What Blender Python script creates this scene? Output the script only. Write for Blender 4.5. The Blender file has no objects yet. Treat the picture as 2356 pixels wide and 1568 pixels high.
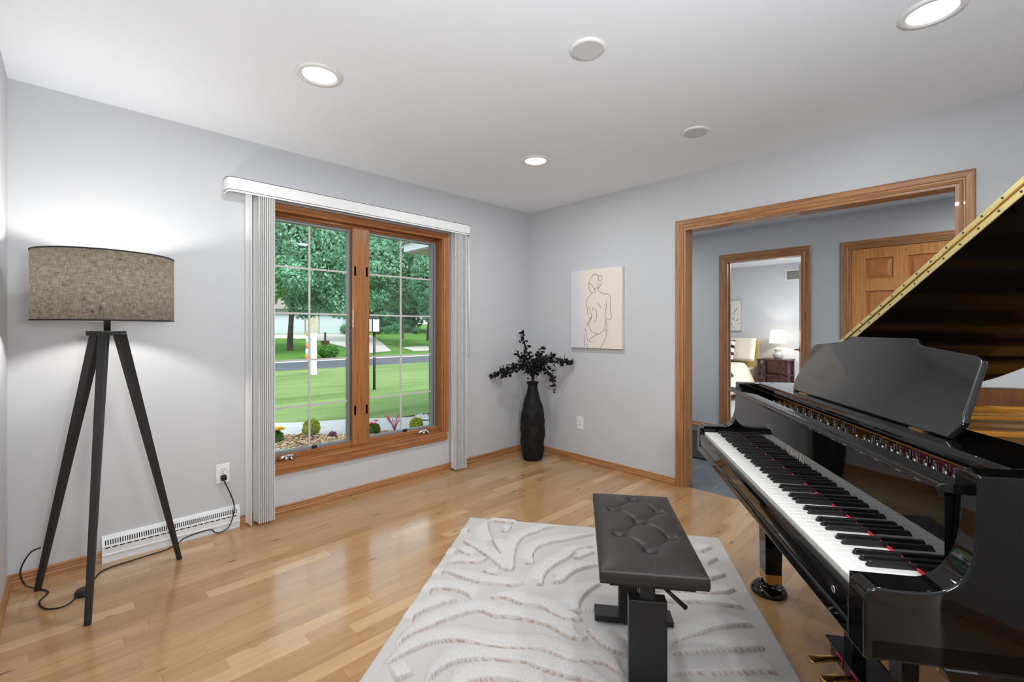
import bpy, math, random
import numpy as np
from mathutils import Vector, Matrix
random.seed(7); rng = np.random.default_rng(7)
S = bpy.context.scene; COL = S.collection
R = math.radians

# ------------------------------------------------------------------ camera
YAW = R(44.42); EYE = 1.2; FPX = 1035.0
cam_d = bpy.data.cameras.new('camera'); cam = bpy.data.objects.new('camera', cam_d); COL.objects.link(cam)
cam.location = (0, 0, EYE); cam.rotation_euler = (R(90), 0, -YAW)
cam_d.sensor_width = 36; cam_d.lens = 36 * FPX / 2356; cam_d.shift_y = -27 / 2356; cam_d.clip_start = 0.02; cam_d.clip_end = 500
S.camera = cam
FW = np.array([math.sin(YAW), math.cos(YAW), 0]); RT = np.array([math.cos(YAW), -math.sin(YAW), 0])
def ray(x, y): return FW + RT * ((x - 1178) / FPX) + np.array([0, 0, -(y - 757) / FPX])
CAM = np.array([0, 0, EYE])
def at_z(x, y, z): d = ray(x, y); return CAM + d * ((z - EYE) / d[2])
def at_d(x, y, D): return CAM + ray(x, y) * D

# ------------------------------------------------------------------ view, world, sun, lights
S.view_settings.view_transform = 'Standard'; S.view_settings.look = 'None'
S.view_settings.gamma = 1; S.view_settings.use_curve_mapping = False
S.view_settings.exposure = 0.05
try:
    S.cycles.use_denoising = True; S.cycles.sample_clamp_indirect = 6
    S.cycles.max_bounces = 10; S.cycles.diffuse_bounces = 5; S.cycles.glossy_bounces = 5; S.cycles.transparent_max_bounces = 12
    S.cycles.caustics_reflective = False; S.cycles.caustics_refractive = False
except Exception: pass
W = bpy.data.worlds.new('world'); S.world = W; W.use_nodes = True
wn = W.node_tree.nodes; wl = W.node_tree.links
sky = wn.new('ShaderNodeTexSky'); sky.sky_type = 'NISHITA'; sky.sun_disc = False
sky.sun_elevation = R(50); sky.sun_rotation = R(200); sky.air_density = 1; sky.dust_density = 3
mxs = wn.new('ShaderNodeMixRGB'); mxs.inputs[0].default_value = 0.6; mxs.inputs[2].default_value = (6, 6.3, 6.6, 1)
wl.new(sky.outputs[0], mxs.inputs[1]); wl.new(mxs.outputs[0], wn['Background'].inputs[0])
wn['Background'].inputs[1].default_value = 0.34
def light(name, kind, loc, power, size=0.3, rot=(0, 0, 0), color=(1, 1, 1), **kw):
    d = bpy.data.lights.new(name, kind); d.energy = power; d.color = color
    if kind == 'AREA':
        d.size = size
        for k, v in kw.items(): setattr(d, k, v)
    elif kind == 'SUN': d.angle = kw.get('angle', 0.1)
    else: d.shadow_soft_size = size
    o = bpy.data.objects.new(name, d); COL.objects.link(o); o.location = loc; o.rotation_euler = rot
    return o
light('sun', 'SUN', (0, 0, 20), 3.4, rot=(R(38), 0, R(12)), color=(1, .97, .92), angle=0.35)
CANW = 11
CEIL = 2.369
CANS = [(.815, 2.097), (2.30, 2.113), (2.262, .10), (.80, .10)]
# unseen fill light added at the far back of the room
light('back_fill_light', 'AREA', (.35, -2.93, 1.35), 40, 1.1, rot=(R(96), 0, 0), color=(.84, .92, 1), shape='RECTANGLE', size_y=1.7)
# unseen fill light added behind the camera, aimed up to brighten the ceiling
light('ceiling_fill_light', 'AREA', (.25, -.35, 1.35), 37, .35, rot=(R(180 - 52), 0, R(-42)), color=(.95, .975, 1), shape='DISK')
light('hall_fill_light', 'AREA', (4.45, -.45, 2.33), 30, 0.9, color=(.92, .96, 1), shape='DISK')  # this and the next: unseen fill lights added to brighten the hall
light('hall_fill_light', 'AREA', (4.35, 3.1, 2.33), 22, 0.9, color=(.92, .96, 1), shape='DISK')
light('bedroom_fill_light', 'AREA', (7.5, 1.0, 2.33), 74, 1.2, color=(.94, .97, 1), shape='DISK')  # unseen fill light added to brighten the bedroom beyond the doorway

# ------------------------------------------------------------------ material helpers
def lin(c):
    return tuple(((v / 255) / 12.92 if v / 255 <= .04045 else ((v / 255 + .055) / 1.055) ** 2.4) for v in c) + (1,)
def mat(name, rgb, rough=.5, metal=0, coat=0, spec=.5, trans=0, emit=None, es=1):
    m = bpy.data.materials.new(name); m.use_nodes = True
    b = m.node_tree.nodes['Principled BSDF']
    b.inputs['Base Color'].default_value = lin(rgb); b.inputs['Roughness'].default_value = rough
    b.inputs['Metallic'].default_value = metal; b.inputs['Coat Weight'].default_value = coat
    b.inputs['Coat Roughness'].default_value = .03
    b.inputs['Specular IOR Level'].default_value = spec
    b.inputs['Transmission Weight'].default_value = trans
    if emit: b.inputs['Emission Color'].default_value = lin(emit); b.inputs['Emission Strength'].default_value = es
    return m
class NT:
    def __init__(s, m): s.m = m; s.t = m.node_tree; s.b = s.t.nodes['Principled BSDF']
    def n(s, ty, **kw):
        nd = s.t.nodes.new('ShaderNode' + ty)
        for k, v in kw.items(): setattr(nd, k, v)
        return nd
    def l(s, a, b): s.t.links.new(a, b)
    def val(s, sock, v):
        if hasattr(v, 'is_output'): s.l(v, sock)
        else: sock.default_value = v
    def math(s, op, a, b=0.0, c=None):
        nd = s.n('Math', operation=op); s.val(nd.inputs[0], a); s.val(nd.inputs[1], b)
        if c is not None: s.val(nd.inputs[2], c)
        return nd.outputs[0]
    def pos(s, obj=False):
        if obj: return s.n('TexCoord').outputs['Object']
        return s.n('NewGeometry').outputs['Position']
    def mapping(s, vec, scale=(1, 1, 1), rot=(0, 0, 0), loc=(0, 0, 0)):
        nd = s.n('Mapping'); s.l(vec, nd.inputs[0]); nd.inputs['Scale'].default_value = scale
        nd.inputs['Rotation'].default_value = rot; nd.inputs['Location'].default_value = loc; return nd.outputs[0]
    def noise(s, vec, scale=5, detail=3, rough=.5, dist=0):
        nd = s.n('TexNoise'); s.l(vec, nd.inputs['Vector']); nd.inputs['Scale'].default_value = scale
        nd.inputs['Detail'].default_value = detail; nd.inputs['Roughness'].default_value = rough; nd.inputs['Distortion'].default_value = dist
        return nd.outputs[0]
    def ramp(s, fac, stops):
        nd = s.n('ValToRGB'); s.l(fac, nd.inputs[0]); e = nd.color_ramp.elements
        while len(e) < len(stops): e.new(.5)
        for i, (p, c) in enumerate(stops): e[i].position = p; e[i].color = lin(c) if max(c) > 1 else tuple(c) + (1,)
        return nd.outputs[0]
    def mix(s, fac, a, b, mode='MIX'):
        nd = s.n('MixRGB', blend_type=mode); s.val(nd.inputs[0], fac)
        for i, v in ((1, a), (2, b)):
            if hasattr(v, 'is_output'): s.l(v, nd.inputs[i])
            else: nd.inputs[i].default_value = lin(v) if max(v) > 1 else tuple(v[:3]) + (1,)
        return nd.outputs[0]
    def bump(s, h, strength=.2, dist=.002):
        nd = s.n('Bump'); s.l(h, nd.inputs['Height']); nd.inputs['Strength'].default_value = strength
        nd.inputs['Distance'].default_value = dist; s.l(nd.outputs[0], s.b.inputs['Normal'])
    def color(s, c): s.l(c, s.b.inputs['Base Color'])
def noisy(name, c0, c1, scale=8, rough=.6, bump=0, bd=.002, detail=4, stretch=(1, 1, 1), obj=False, **kw):
    m = mat(name, c0, rough, **kw); t = NT(m)
    n = t.noise(t.mapping(t.pos(obj), stretch), scale, detail)
    t.color(t.ramp(n, [(.3, c0), (.7, c1)]))
    if bump: t.bump(n, bump, bd)
    return m
def oak(name, axis, c0=(172, 122, 78), c1=(132, 88, 52), rough=.38, obj=False):
    st = {'x': (1.2, 22, 22), 'y': (22, 1.2, 22), 'z': (22, 22, 1.2)}[axis]
    m = mat(name, c0, rough, coat=.15); t = NT(m)
    p = t.pos(obj); n = t.noise(t.mapping(p, st), 3.2, 5, .6, .4)
    n2 = t.noise(t.mapping(p, tuple(v * 5 for v in st)), 4, 2)
    c = t.ramp(n, [(.32, c1), (.5, c0), (.72, tuple(min(255, int(v * 1.10)) for v in c0))])
    t.color(t.mix(t.math('MULTIPLY', n2, .35), c, c1)); t.bump(n2, .08, .001)
    return m

M = {}
M['wall'] = noisy('wall_paint', (194, 195, 197), (197, 198, 200), 220, .75, .05, .0006)
M['ceil'] = noisy('ceiling_paint', (238, 242, 247), (241, 245, 250), 300, .85, .05, .0006)
for a in 'xyz': M['oak' + a] = oak('oak_trim_' + a, a)
for a in 'xyz': M['woak' + a] = oak('window_oak_' + a, a, (164, 108, 62), (128, 80, 42), .3)
M['door'] = oak('fir_door', 'z', (206, 142, 78), (184, 118, 60), .4)
M['doorp'] = oak('fir_door_panel', 'z', (190, 122, 64), (160, 96, 48), .4)
M['white'] = mat('white_plastic', (232, 232, 230), .4)
M['whitem'] = mat('white_painted_metal', (226, 228, 230), .35)
M['vane'] = noisy('vinyl_vane', (238, 238, 236), (242, 242, 240), 60, .45, stretch=(1, 1, .05))
M['dark'] = mat('dark_slot', (28, 28, 28), .6)
M['black'] = mat('black_lacquer', (6, 6, 6), .03, coat=0, spec=.5)
M['lidm'] = mat('black_lacquer_lid', (8, 7, 6), .06, coat=0, spec=.06)
M['deskm'] = mat('black_lacquer_desk', (12, 11, 11), .06, coat=0, spec=1.0)
M['blackm'] = mat('black_painted_metal', (26, 25, 25), .42)
M['blackw'] = noisy('black_stained_wood', (24, 22, 22), (38, 34, 34), 30, .5, stretch=(6, 6, .6))
M['ivory'] = mat('white_key', (218, 216, 210), .22, coat=.3)
M['ebony'] = mat('black_key', (12, 12, 12), .3, spec=.6)
M['red'] = mat('red_felt', (190, 30, 52), .9)
M['pink'] = mat('pink_felt', (226, 62, 120), .9)
M['brass'] = mat('brass', (214, 170, 96), .22, metal=1)
M['brassh'] = mat('brass_hinge', (222, 204, 140), .35, metal=.7)
M['chrome'] = mat('chrome', (215, 218, 222), .12, metal=1)
M['steel'] = mat('steel', (150, 148, 144), .3, metal=1)
M['gold'] = noisy('gold_bronze_plate', (208, 142, 48), (216, 152, 60), 30, .42, metal=.3)
M['soundb'] = oak('soundboard', 'y', (190, 120, 56), (160, 95, 42), obj=True)
M['inrim'] = noisy('inner_rim_mahogany', (112, 66, 28), (82, 46, 20), 6, .45, stretch=(9, 9, .6), obj=True)
M['leather'] = noisy('dark_brown_leather', (40, 35, 34), (46, 40, 38), 240, .42, .12, .0006, spec=.35)
M['grayframe'] = mat('grey_vinyl_sash', (128, 134, 136), .4)
M['muntin'] = mat('grille_bar', (196, 194, 190), .4)

def glass_mat():
    m = bpy.data.materials.new('window_glass'); m.use_nodes = True; t = m.node_tree; t.nodes.clear()
    o = t.nodes.new('ShaderNodeOutputMaterial'); x = t.nodes.new('ShaderNodeMixShader'); a = t.nodes.new('ShaderNodeBsdfTransparent'); g = t.nodes.new('ShaderNodeBsdfGlossy')
    a.inputs[0].default_value = (.93, .97, .95, 1); g.inputs['Roughness'].default_value = .01; x.inputs[0].default_value = .05
    t.links.new(a.outputs[0], x.inputs[1]); t.links.new(g.outputs[0], x.inputs[2]); t.links.new(x.outputs[0], o.inputs[0]); return m
M['glass'] = glass_mat()
def emis(name, c, s):
    m = bpy.data.materials.new(name); m.use_nodes = True; t = m.node_tree; t.nodes.clear()
    o = t.nodes.new('ShaderNodeOutputMaterial'); e = t.nodes.new('ShaderNodeEmission'); e.inputs[0].default_value = lin(c); e.inputs[1].default_value = s
    t.links.new(e.outputs[0], o.inputs[0]); return m
M['lens'] = emis('lit_lens', (255, 250, 236), 1.6)

def floor_mat():
    m = mat('oak_parquet', (205, 160, 110), .3, coat=.5, spec=.5); m.node_tree.nodes['Principled BSDF'].inputs['Coat Roughness'].default_value = .12; t = NT(m)
    sp = t.n('SeparateXYZ'); t.l(t.pos(), sp.inputs[0]); X, Y = sp.outputs[0], sp.outputs[1]
    w = .068
    row = t.math('FLOOR', t.math('DIVIDE', Y, w))
    wn1 = t.n('TexWhiteNoise', noise_dimensions='1D'); t.l(row, wn1.inputs['W'])
    off = t.math('MULTIPLY', wn1.outputs[0], 7.3)
    xs = t.math('DIVIDE', t.math('ADD', X, off), .55)
    colm = t.math('FLOOR', xs)
    cv = t.n('CombineXYZ'); t.l(row, cv.inputs[0]); t.l(colm, cv.inputs[1])
    wn2 = t.n('TexWhiteNoise', noise_dimensions='2D'); t.l(cv.outputs[0], wn2.inputs['Vector'])
    tone = t.ramp(wn2.outputs[0], [(0, (150, 114, 78)), (.3, (172, 134, 93)), (.8, (184, 146, 103)), (.95, (210, 176, 132))])
    # grain
    cv2 = t.n('CombineXYZ'); t.l(t.math('ADD', t.math('MULTIPLY', X, 1.0), t.math('MULTIPLY', wn2.outputs[0], 40)), cv2.inputs[0]); t.l(t.math('MULTIPLY', Y, 9.0), cv2.inputs[1])
    g = t.noise(cv2.outputs[0], 3.5, 5, .62, .6)
    c = t.mix(.42, tone, t.ramp(g, [(.25, (134, 98, 62)), (.5, (176, 138, 96)), (.75, (196, 160, 116))]), 'MIX')
    fine = t.noise(t.mapping(t.pos(), (9, 90, 1)), 6, 3)
    c = t.mix(t.math('MULTIPLY', fine, .22), c, (150, 104, 62))
    # knots: sparse stretched spots
    vo = t.n('TexVoronoi'); t.l(t.mapping(t.pos(), (4.2, 16, 1), loc=(.3, .7, 0)), vo.inputs['Vector']); vo.inputs['Scale'].default_value = 1; vo.inputs['Randomness'].default_value = 1
    wr = t.n('TexWhiteNoise', noise_dimensions='3D'); t.l(vo.outputs['Position'], wr.inputs['Vector'])
    k = t.math('MULTIPLY', t.math('GREATER_THAN', wr.outputs[0], .55), t.math('SUBTRACT', 1.0, t.math('MINIMUM', t.math('MULTIPLY', t.math('ADD', vo.outputs['Distance'], t.math('MULTIPLY', fine, .1)), 5.5), 1.0)))
    c = t.mix(t.math('MINIMUM', t.math('MULTIPLY', k, 2.6), .85), c, (96, 64, 38))
    # seams
    fy = t.math('FRACT', t.math('DIVIDE', Y, w)); fx = t.math('FRACT', xs)
    sy = t.math('LESS_THAN', fy, .025); sx = t.math('LESS_THAN', fx, .005)
    seam = t.math('MAXIMUM', sy, sx)
    c = t.mix(t.math('MULTIPLY', seam, .35), c, (120, 82, 48))
    t.color(c); t.bump(t.math('SUBTRACT', t.math('MULTIPLY', g, .3), seam), .12, .0012)
    t.l(t.math('ADD', .16, t.math('MULTIPLY', g, .12)), t.b.inputs['Roughness'])
    return m
M['floor'] = floor_mat()
def tile_mat():
    m = mat('slate_tile', (88, 94, 100), .45); t = NT(m)
    sp = t.n('SeparateXYZ'); t.l(t.pos(), sp.inputs[0]); X, Y = sp.outputs[0], sp.outputs[1]
    fx = t.math('FRACT', t.math('DIVIDE', t.math('SUBTRACT', X, 3.36), .305)); fy = t.math('FRACT', t.math('DIVIDE', t.math('SUBTRACT', Y, 1.357), .305))
    gr = t.math('MAXIMUM', t.math('LESS_THAN', fx, .012), t.math('LESS_THAN', fy, .012))
    n = t.noise(t.pos(), 5, 5); c = t.ramp(n, [(.3, (74, 80, 87)), (.7, (96, 103, 110))])
    t.color(t.mix(gr, c, (140, 144, 146))); t.bump(n, .2, .003); return m
M['tile'] = tile_mat()

# ------------------------------------------------------------------ mesh helpers
class MB:
    def __init__(s): s.v = []; s.f = []; s.sm = []
    def add(s, vs, fs, smooth=False):
        o = len(s.v); s.v += [tuple(map(float, p)) for p in vs]; s.f += [tuple(i + o for i in f) for f in fs]; s.sm += [smooth] * len(fs); return s
    def box(s, x0, x1, y0, y1, z0, z1):
        vs = [(x, y, z) for z in (z0, z1) for y in (y0, y1) for x in (x0, x1)]
        return s.add(vs, [(0, 2, 3, 1), (4, 5, 7, 6), (0, 1, 5, 4), (2, 6, 7, 3), (0, 4, 6, 2), (1, 3, 7, 5)])
    def obox(s, c, ax, ay, az, hx, hy, hz):
        c, ax, ay, az = map(np.array, (c, ax, ay, az))
        vs = [c + ax * hx * i + ay * hy * j + az * hz * k for k in (-1, 1) for j in (-1, 1) for i in (-1, 1)]
        return s.add(vs, [(0, 2, 3, 1), (4, 5, 7, 6), (0, 1, 5, 4), (2, 6, 7, 3), (0, 4, 6, 2), (1, 3, 7, 5)])
    def beam(s, p0, p1, w0, w1, side, w0b=None, w1b=None):
        """tapered square bar from p0 to p1; side = a width direction"""
        p0, p1 = np.array(p0, float), np.array(p1, float); d = p1 - p0; d /= np.linalg.norm(d)
        a = np.array(side, float); a -= d * (a @ d); a /= np.linalg.norm(a); b = np.cross(d, a)
        w0b = w0b or w0; w1b = w1b or w1
        vs = [p0 + a * w0 * i / 2 + b * w0b * j / 2 for i, j in ((-1, -1), (1, -1), (1, 1), (-1, 1))] + [p1 + a * w1 * i / 2 + b * w1b * j / 2 for i, j in ((-1, -1), (1, -1), (1, 1), (-1, 1))]
        return s.add(vs, [(3, 2, 1, 0), (4, 5, 6, 7), (0, 1, 5, 4), (1, 2, 6, 5), (2, 3, 7, 6), (3, 0, 4, 7)])
    def prism(s, poly, h0, h1, f=lambda a, b, h: (a, b, h), smooth=False):
        n = len(poly); vs = [f(a, b, h0) for a, b in poly] + [f(a, b, h1) for a, b in poly]
        s.add(vs, [tuple(range(n))[::-1], tuple(range(n, 2 * n))])
        o = len(s.v) - 2 * n
        for i in range(n): s.f.append((o + i, o + (i + 1) % n, o + n + (i + 1) % n, o + n + i)); s.sm.append(smooth)
        return s
    def lathe(s, prof, c=(0, 0, 0), n=32, smooth=True, frm=None, cap=True):
        vs = []
        for r, z in prof:
            for i in range(n):
                a = 2 * math.pi * i / n; p = (r * math.cos(a), r * math.sin(a), z)
                if frm is not None: p = frm(p)
                vs.append((p[0] + c[0], p[1] + c[1], p[2] + c[2]))
        fs = []
        for k in range(len(prof) - 1):
            for i in range(n): fs.append((k * n + i, k * n + (i + 1) % n, (k + 1) * n + (i + 1) % n, (k + 1) * n + i))
        s.add(vs, fs, smooth)
        if cap:
            o = len(s.v) - len(vs)
            s.f.append(tuple(o + i for i in range(n))[::-1]); s.sm.append(False)
            s.f.append(tuple(o + (len(prof) - 1) * n + i for i in range(n))); s.sm.append(False)
        return s
    def tube(s, pts, r, n=8, smooth=True):
        pts = [np.array(p, float) for p in pts]; rs = r if hasattr(r, '__len__') else [r] * len(pts)
        up = np.array([0, 0, 1.0]); vs = []; a = None
        for i, p in enumerate(pts):
            d = pts[min(i + 1, len(pts) - 1)] - pts[max(i - 1, 0)]; d /= (np.linalg.norm(d) + 1e-9)
            if a is None: a = np.cross(d, up if abs(d[2]) < .9 else np.array([1.0, 0, 0]))
            a = a - d * (a @ d); a /= (np.linalg.norm(a) + 1e-9); b = np.cross(d, a)
            for k in range(n):
                t = 2 * math.pi * k / n; vs.append(p + (a * math.cos(t) + b * math.sin(t)) * rs[i])
        fs = [(k * n + i, k * n + (i + 1) % n, (k + 1) * n + (i + 1) % n, (k + 1) * n + i) for k in range(len(pts) - 1) for i in range(n)]
        s.add(vs, fs, smooth); o = len(s.v) - len(vs)
        s.f.append(tuple(o + i for i in range(n))[::-1]); s.sm.append(False); s.f.append(tuple(o + len(vs) - n + i for i in range(n))); s.sm.append(False)
        return s
    def build(s, name, m, parent=None, bevel=0, seg=2, sub=0):
        me = bpy.data.meshes.new(name); me.from_pydata(s.v, [], s.f); me.update()
        me.polygons.foreach_set('use_smooth', s.sm); me.materials.append(m)
        import bmesh
        bm = bmesh.new(); bm.from_mesh(me); bmesh.ops.recalc_face_normals(bm, faces=bm.faces); bm.to_mesh(me); bm.free()
        o = bpy.data.objects.new(name, me); COL.objects.link(o)
        if parent: o.parent = parent
        if bevel:
            b = o.modifiers.new('bevel', 'BEVEL'); b.width = bevel; b.segments = seg; b.limit_method = 'ANGLE'; b.angle_limit = R(35); b.harden_normals = False
            me.polygons.foreach_set('use_smooth', [True] * len(me.polygons)) if seg > 2 else None
            if seg > 2:
                w = o.modifiers.new('wn', 'WEIGHTED_NORMAL'); w.keep_sharp = False
        if sub: q = o.modifiers.new('sub', 'SUBSURF'); q.levels = sub; q.render_levels = sub
        return o
def B(x0, x1, y0, y1, z0, z1): return MB().box(x0, x1, y0, y1, z0, z1)
def tag(o, label, cat, group=None, kind=None):
    o['label'] = label; o['category'] = cat
    if group: o['group'] = group
    if kind: o['kind'] = kind
    return o
def struct(o, label=None, cat=None):
    o['kind'] = 'structure'
    if label: o['label'] = label
    if cat: o['category'] = cat
    return o
def empty(name, loc=(0, 0, 0), rz=0):
    o = bpy.data.objects.new(name, None); COL.objects.link(o); o.location = loc; o.rotation_euler = (0, 0, rz); o.empty_display_size = .1; return o
def copy_tree(o, parent=None):
    c = o.copy(); COL.objects.link(c)
    if parent: c.parent = parent
    for ch in [x for x in bpy.data.objects if x.parent == o]: copy_tree(ch, c)
    return c
def smooth_path(pts, n=8, closed=False):
    pts = [np.array(p, float) for p in pts]; out = []; N = len(pts)
    rg = range(N if closed else N - 1)
    for i in rg:
        g = (lambda k: pts[k % N]) if closed else (lambda k: pts[min(max(k, 0), N - 1)])
        p0, p1, p2, p3 = g(i - 1), g(i), g(i + 1), g(i + 2)
        for j in range(n):
            t = j / n
            out.append(.5 * ((2 * p1) + (-p0 + p2) * t + (2 * p0 - 5 * p1 + 4 * p2 - p3) * t * t + (-p0 + 3 * p1 - 3 * p2 + p3) * t ** 3))
    if not closed: out.append(pts[-1])
    return out

# ------------------------------------------------------------------ room shell
XB = 3.322; YA = 3.138; XL = -.212; YK = -3.0; TH = .11
OX0, OX1, OZ1 = 0.043, 1.527, 1.965          # hall opening (Y range, top)
WX0, WX1, WZ0, WZ1 = .90, 2.262, .325, 1.985     # window hole
XC = 5.574; XD = 9.08
struct(B(XL - .1, XB + .03, YK - .1, YA + .1, -.1, 0).build('floor', M['floor']), 'light oak strip parquet floor of the music room', 'floor')
struct(B(XB + .03, XC + .06, -1.6, 4.4, -.1, 0).build('floor', M['tile']), 'dark grey slate tile floor of the hall', 'floor')
cp = noisy('bedroom_carpet', (196, 190, 182), (206, 200, 192), 90, .95)
struct(B(XC + .06, XD + .1, -.2, 5.3, -.1, 0).build('floor', cp), 'pale carpet floor of the bedroom beyond the hall', 'floor')
struct(B(XL - .1, XD + .1, YK - .1, 5.3, CEIL, CEIL + .1).build('ceiling', M['ceil']), 'smooth white ceiling with recessed lights and round speakers', 'ceiling')
w = MB(); w.box(XL - .1, WX0, YA, YA + .14, 0, CEIL); w.box(WX1, XB, YA, YA + .14, 0, CEIL); w.box(WX0, WX1, YA, YA + .14, 0, WZ0); w.box(WX0, WX1, YA, YA + .14, WZ1, CEIL)
struct(w.build('wall_front', M['wall']), 'light grey wall holding the window', 'wall')
w = MB(); w.box(XB, XB + TH, OX1, 4.4, 0, CEIL); w.box(XB, XB + TH, YK, OX0, 0, CEIL); w.box(XB, XB + TH, OX0, OX1, OZ1, CEIL)
struct(w.build('wall_right', M['wall']), 'light grey wall with the picture and the cased opening to the hall', 'wall')
struct(B(XL - .1, XL, YK, YA, 0, CEIL).build('wall_left', M['wall']), 'light grey wall at the left edge beside the floor lamp', 'wall')
YB = -1.45
w = MB(); w.box(.42, XB, YB - .1, YB, 0, CEIL)
w.box(1.0, 1.1, YK, YB - .1, 0, CEIL); w.box(XL, 1.0, YK - .1, YK, 0, CEIL)
struct(w.build('wall_back', M['wall']))
# far hall wall with bedroom doorway and the panelled door's rough opening
w = MB(); w.box(XC, XC + TH, 2.045, 4.4, 0, CEIL); w.box(XC, XC + TH, .86, 1.255, 0, CEIL); w.box(XC, XC + TH, -1.6, .07, 0, CEIL)
w.box(XC, XC + TH, 1.255, 2.045, 2.01, CEIL); w.box(XC, XC + TH, .07, .86, 2.01, CEIL)
struct(w.build('wall_hall', M['wall']), 'grey hall wall holding the bedroom doorway and the panelled door', 'wall')
struct(B(XB, XD, 4.4, 4.5, 0, CEIL).build('wall_hall_end', M['wall']))
struct(B(XB, XC + TH, -1.7, -1.6, 0, CEIL).build('wall_hall_near_end', M['wall']))
bw = noisy('bedroom_paint', (208, 212, 218), (211, 215, 221), 200, .8)
struct(B(XD, XD + .1, -.1, 4.4, 0, CEIL).build('wall_bedroom', bw), 'pale blue-grey bedroom wall behind the bed and table lamp', 'wall')
struct(B(XC + TH, XD, -.2, -.1, 0, CEIL).build('wall_bedroom_side', bw))
# closet behind the panelled door
struct(B(XC + TH + .25, XC + TH + .3, -.1, 1.0, 0, CEIL).build('wall_closet', M['wall']))

# baseboards: moulded profile (distance from wall, height)
BP = [(0, 0), (.014, 0), (.014, .02), (.011, .024), (.011, .034), (.008, .038), (.008, .05), (.004, .056), (0, .056)]
def base(name, a, b, nrm, m):
    a, b, nrm = np.array(a, float), np.array(b, float), np.array(nrm, float); mb = MB(); n = len(BP)
    vs = [a + nrm * p + np.array([0, 0, h]) for p, h in BP] + [b + nrm * p + np.array([0, 0, h]) for p, h in BP]
    mb.add(vs, [tuple(range(n)), tuple(range(n, 2 * n))] + [(i, (i + 1) % n, n + (i + 1) % n, n + i) for i in range(n)])
    return struct(mb.build(name, m))
base('baseboard_front', (XL, YA, 0), (.112, YA, 0), (0, -1, 0), M['oakx'])
base('baseboard_front', (.74, YA, 0), (XB, YA, 0), (0, -1, 0), M['oakx'])
base('baseboard_right', (XB, 1.59, 0), (XB, YA, 0), (-1, 0, 0), M['oaky'])
base('baseboard_right', (XB, YK, 0), (XB, -.03, 0), (-1, 0, 0), M['oaky'])
base('baseboard_left', (XL, YK, 0), (XL, YA, 0), (1, 0, 0), M['oaky'])
base('baseboard_back', (.42, -1.45, 0), (XB, -1.45, 0), (0, 1, 0), M['oakx'])
base('baseboard_hall', (XC, 2.115, 0), (XC, 4.4, 0), (-1, 0, 0), M['oaky'])
base('baseboard_hall', (XC, .9, 0), (XC, 1.18, 0), (-1, 0, 0), M['oaky'])
base('baseboard_bedroom', (XD, -.1, 0), (XD, 4.4, 0), (-1, 0, 0), M['oaky'])

# moulded casing around an opening in a wall facing -X or -Y; profile across width
CPROF = [(0, 0), (0, .010), (.012, .014), (.016, .011), (.022, .011), (.026, .016), (.046, .018), (.054, .020), (.060, .014), (.060, 0)]
def casing(name, plane, at, a0, a1, z1, W_=.06, z0=0, bottom=False, mats=None, parent=None, inward=-1, kindlabel=None):
    """U-shaped (or closed) casing; plane 'x': wall at x=at, runs along y; plane 'y': wall at y=at, runs along x. mitred."""
    k = W_ / .06
    def P(a, z, d): return (at + inward * d, a, z) if plane == 'x' else (a, at + inward * d, z)
    mb = MB(); n = len(CPROF)
    if bottom: path = [(a0, z0, -1, -1), (a0, z1, -1, 1), (a1, z1, 1, 1), (a1, z0, 1, -1), (a0, z0, -1, -1)]
    else: path = [(a0, z0, -1, 0), (a0, z1, -1, 1), (a1, z1, 1, 1), (a1, z0, 1, 0)]
    rings = [[P(a + sa * w_ * k, z + sz * w_ * k, d) for w_, d in CPROF] for a, z, sa, sz in path]
    objs = []
    for i in range(len(rings) - 1):
        m2 = MB(); m2.add(rings[i] + rings[i + 1], [tuple(range(n)), tuple(range(n, 2 * n))] + [(q, (q + 1) % n, n + (q + 1) % n, n + q) for q in range(n)])
        vert = abs(path[i][0] - path[i + 1][0]) < 1e-6
        mm = mats['z'] if vert else mats['h']
        objs.append(m2.build('side_casing' if vert else 'head_casing', mm, parent))
    return objs
def trim(name, label):
    e = empty(name); struct(e, label, 'trim'); return e
oakm = {'z': M['oakz'], 'h': M['oaky']}
t1 = trim('trim_1', 'oak casing of the wide opening into the hall')
casing('', 'x', XB, OX0, OX1, OZ1, mats=oakm, parent=t1)
for a0_, a1_, z0_, z1_, mm in ((OX1 - .016, OX1, 0, OZ1, 'oakz'), (OX0, OX0 + .016, 0, OZ1, 'oakz'), (OX0 + .016, OX1 - .016, OZ1 - .016, OZ1, 'oaky')):
    B(XB - .004, XB + TH + .004, a0_, a1_, z0_, z1_).build('jamb', M[mm], t1)
casing('', 'x', XB + TH, OX0, OX1, OZ1, mats=oakm, parent=t1, inward=1)
t2 = trim('trim_2', 'oak casing of the bedroom doorway across the hall')
casing('', 'x', XC, 1.255, 2.045, 2.01, mats=oakm, parent=t2, W_=.075)
for a0_, a1_, z0_, z1_, mm in ((2.027, 2.045, 0, 2.01, 'oakz'), (1.255, 1.273, 0, 2.01, 'oakz'), (1.273, 2.027, 1.992, 2.01, 'oaky')):
    B(XC - .004, XC + TH, a0_, a1_, z0_, z1_).build('jamb', M[mm], t2)
B(XC + .05, XC + .062, 2.015, 2.027, 0, 1.992).build('door_stop', M['oakz'], t2)
t3 = trim('trim_3', 'oak casing of the closed panelled door in the hall')
casing('', 'x', XC, .07, .86, 2.01, mats=oakm, parent=t3, W_=.065)
for a0_, a1_ in ((.84, .86), (.07, .09)): B(XC - .004, XC + TH, a0_, a1_, 0, 2.01).build('jamb', M['oakz'], t3)
B(XC - .004, XC + TH, .09, .84, 1.995, 2.01).build('jamb', M['oaky'], t3)

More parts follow.
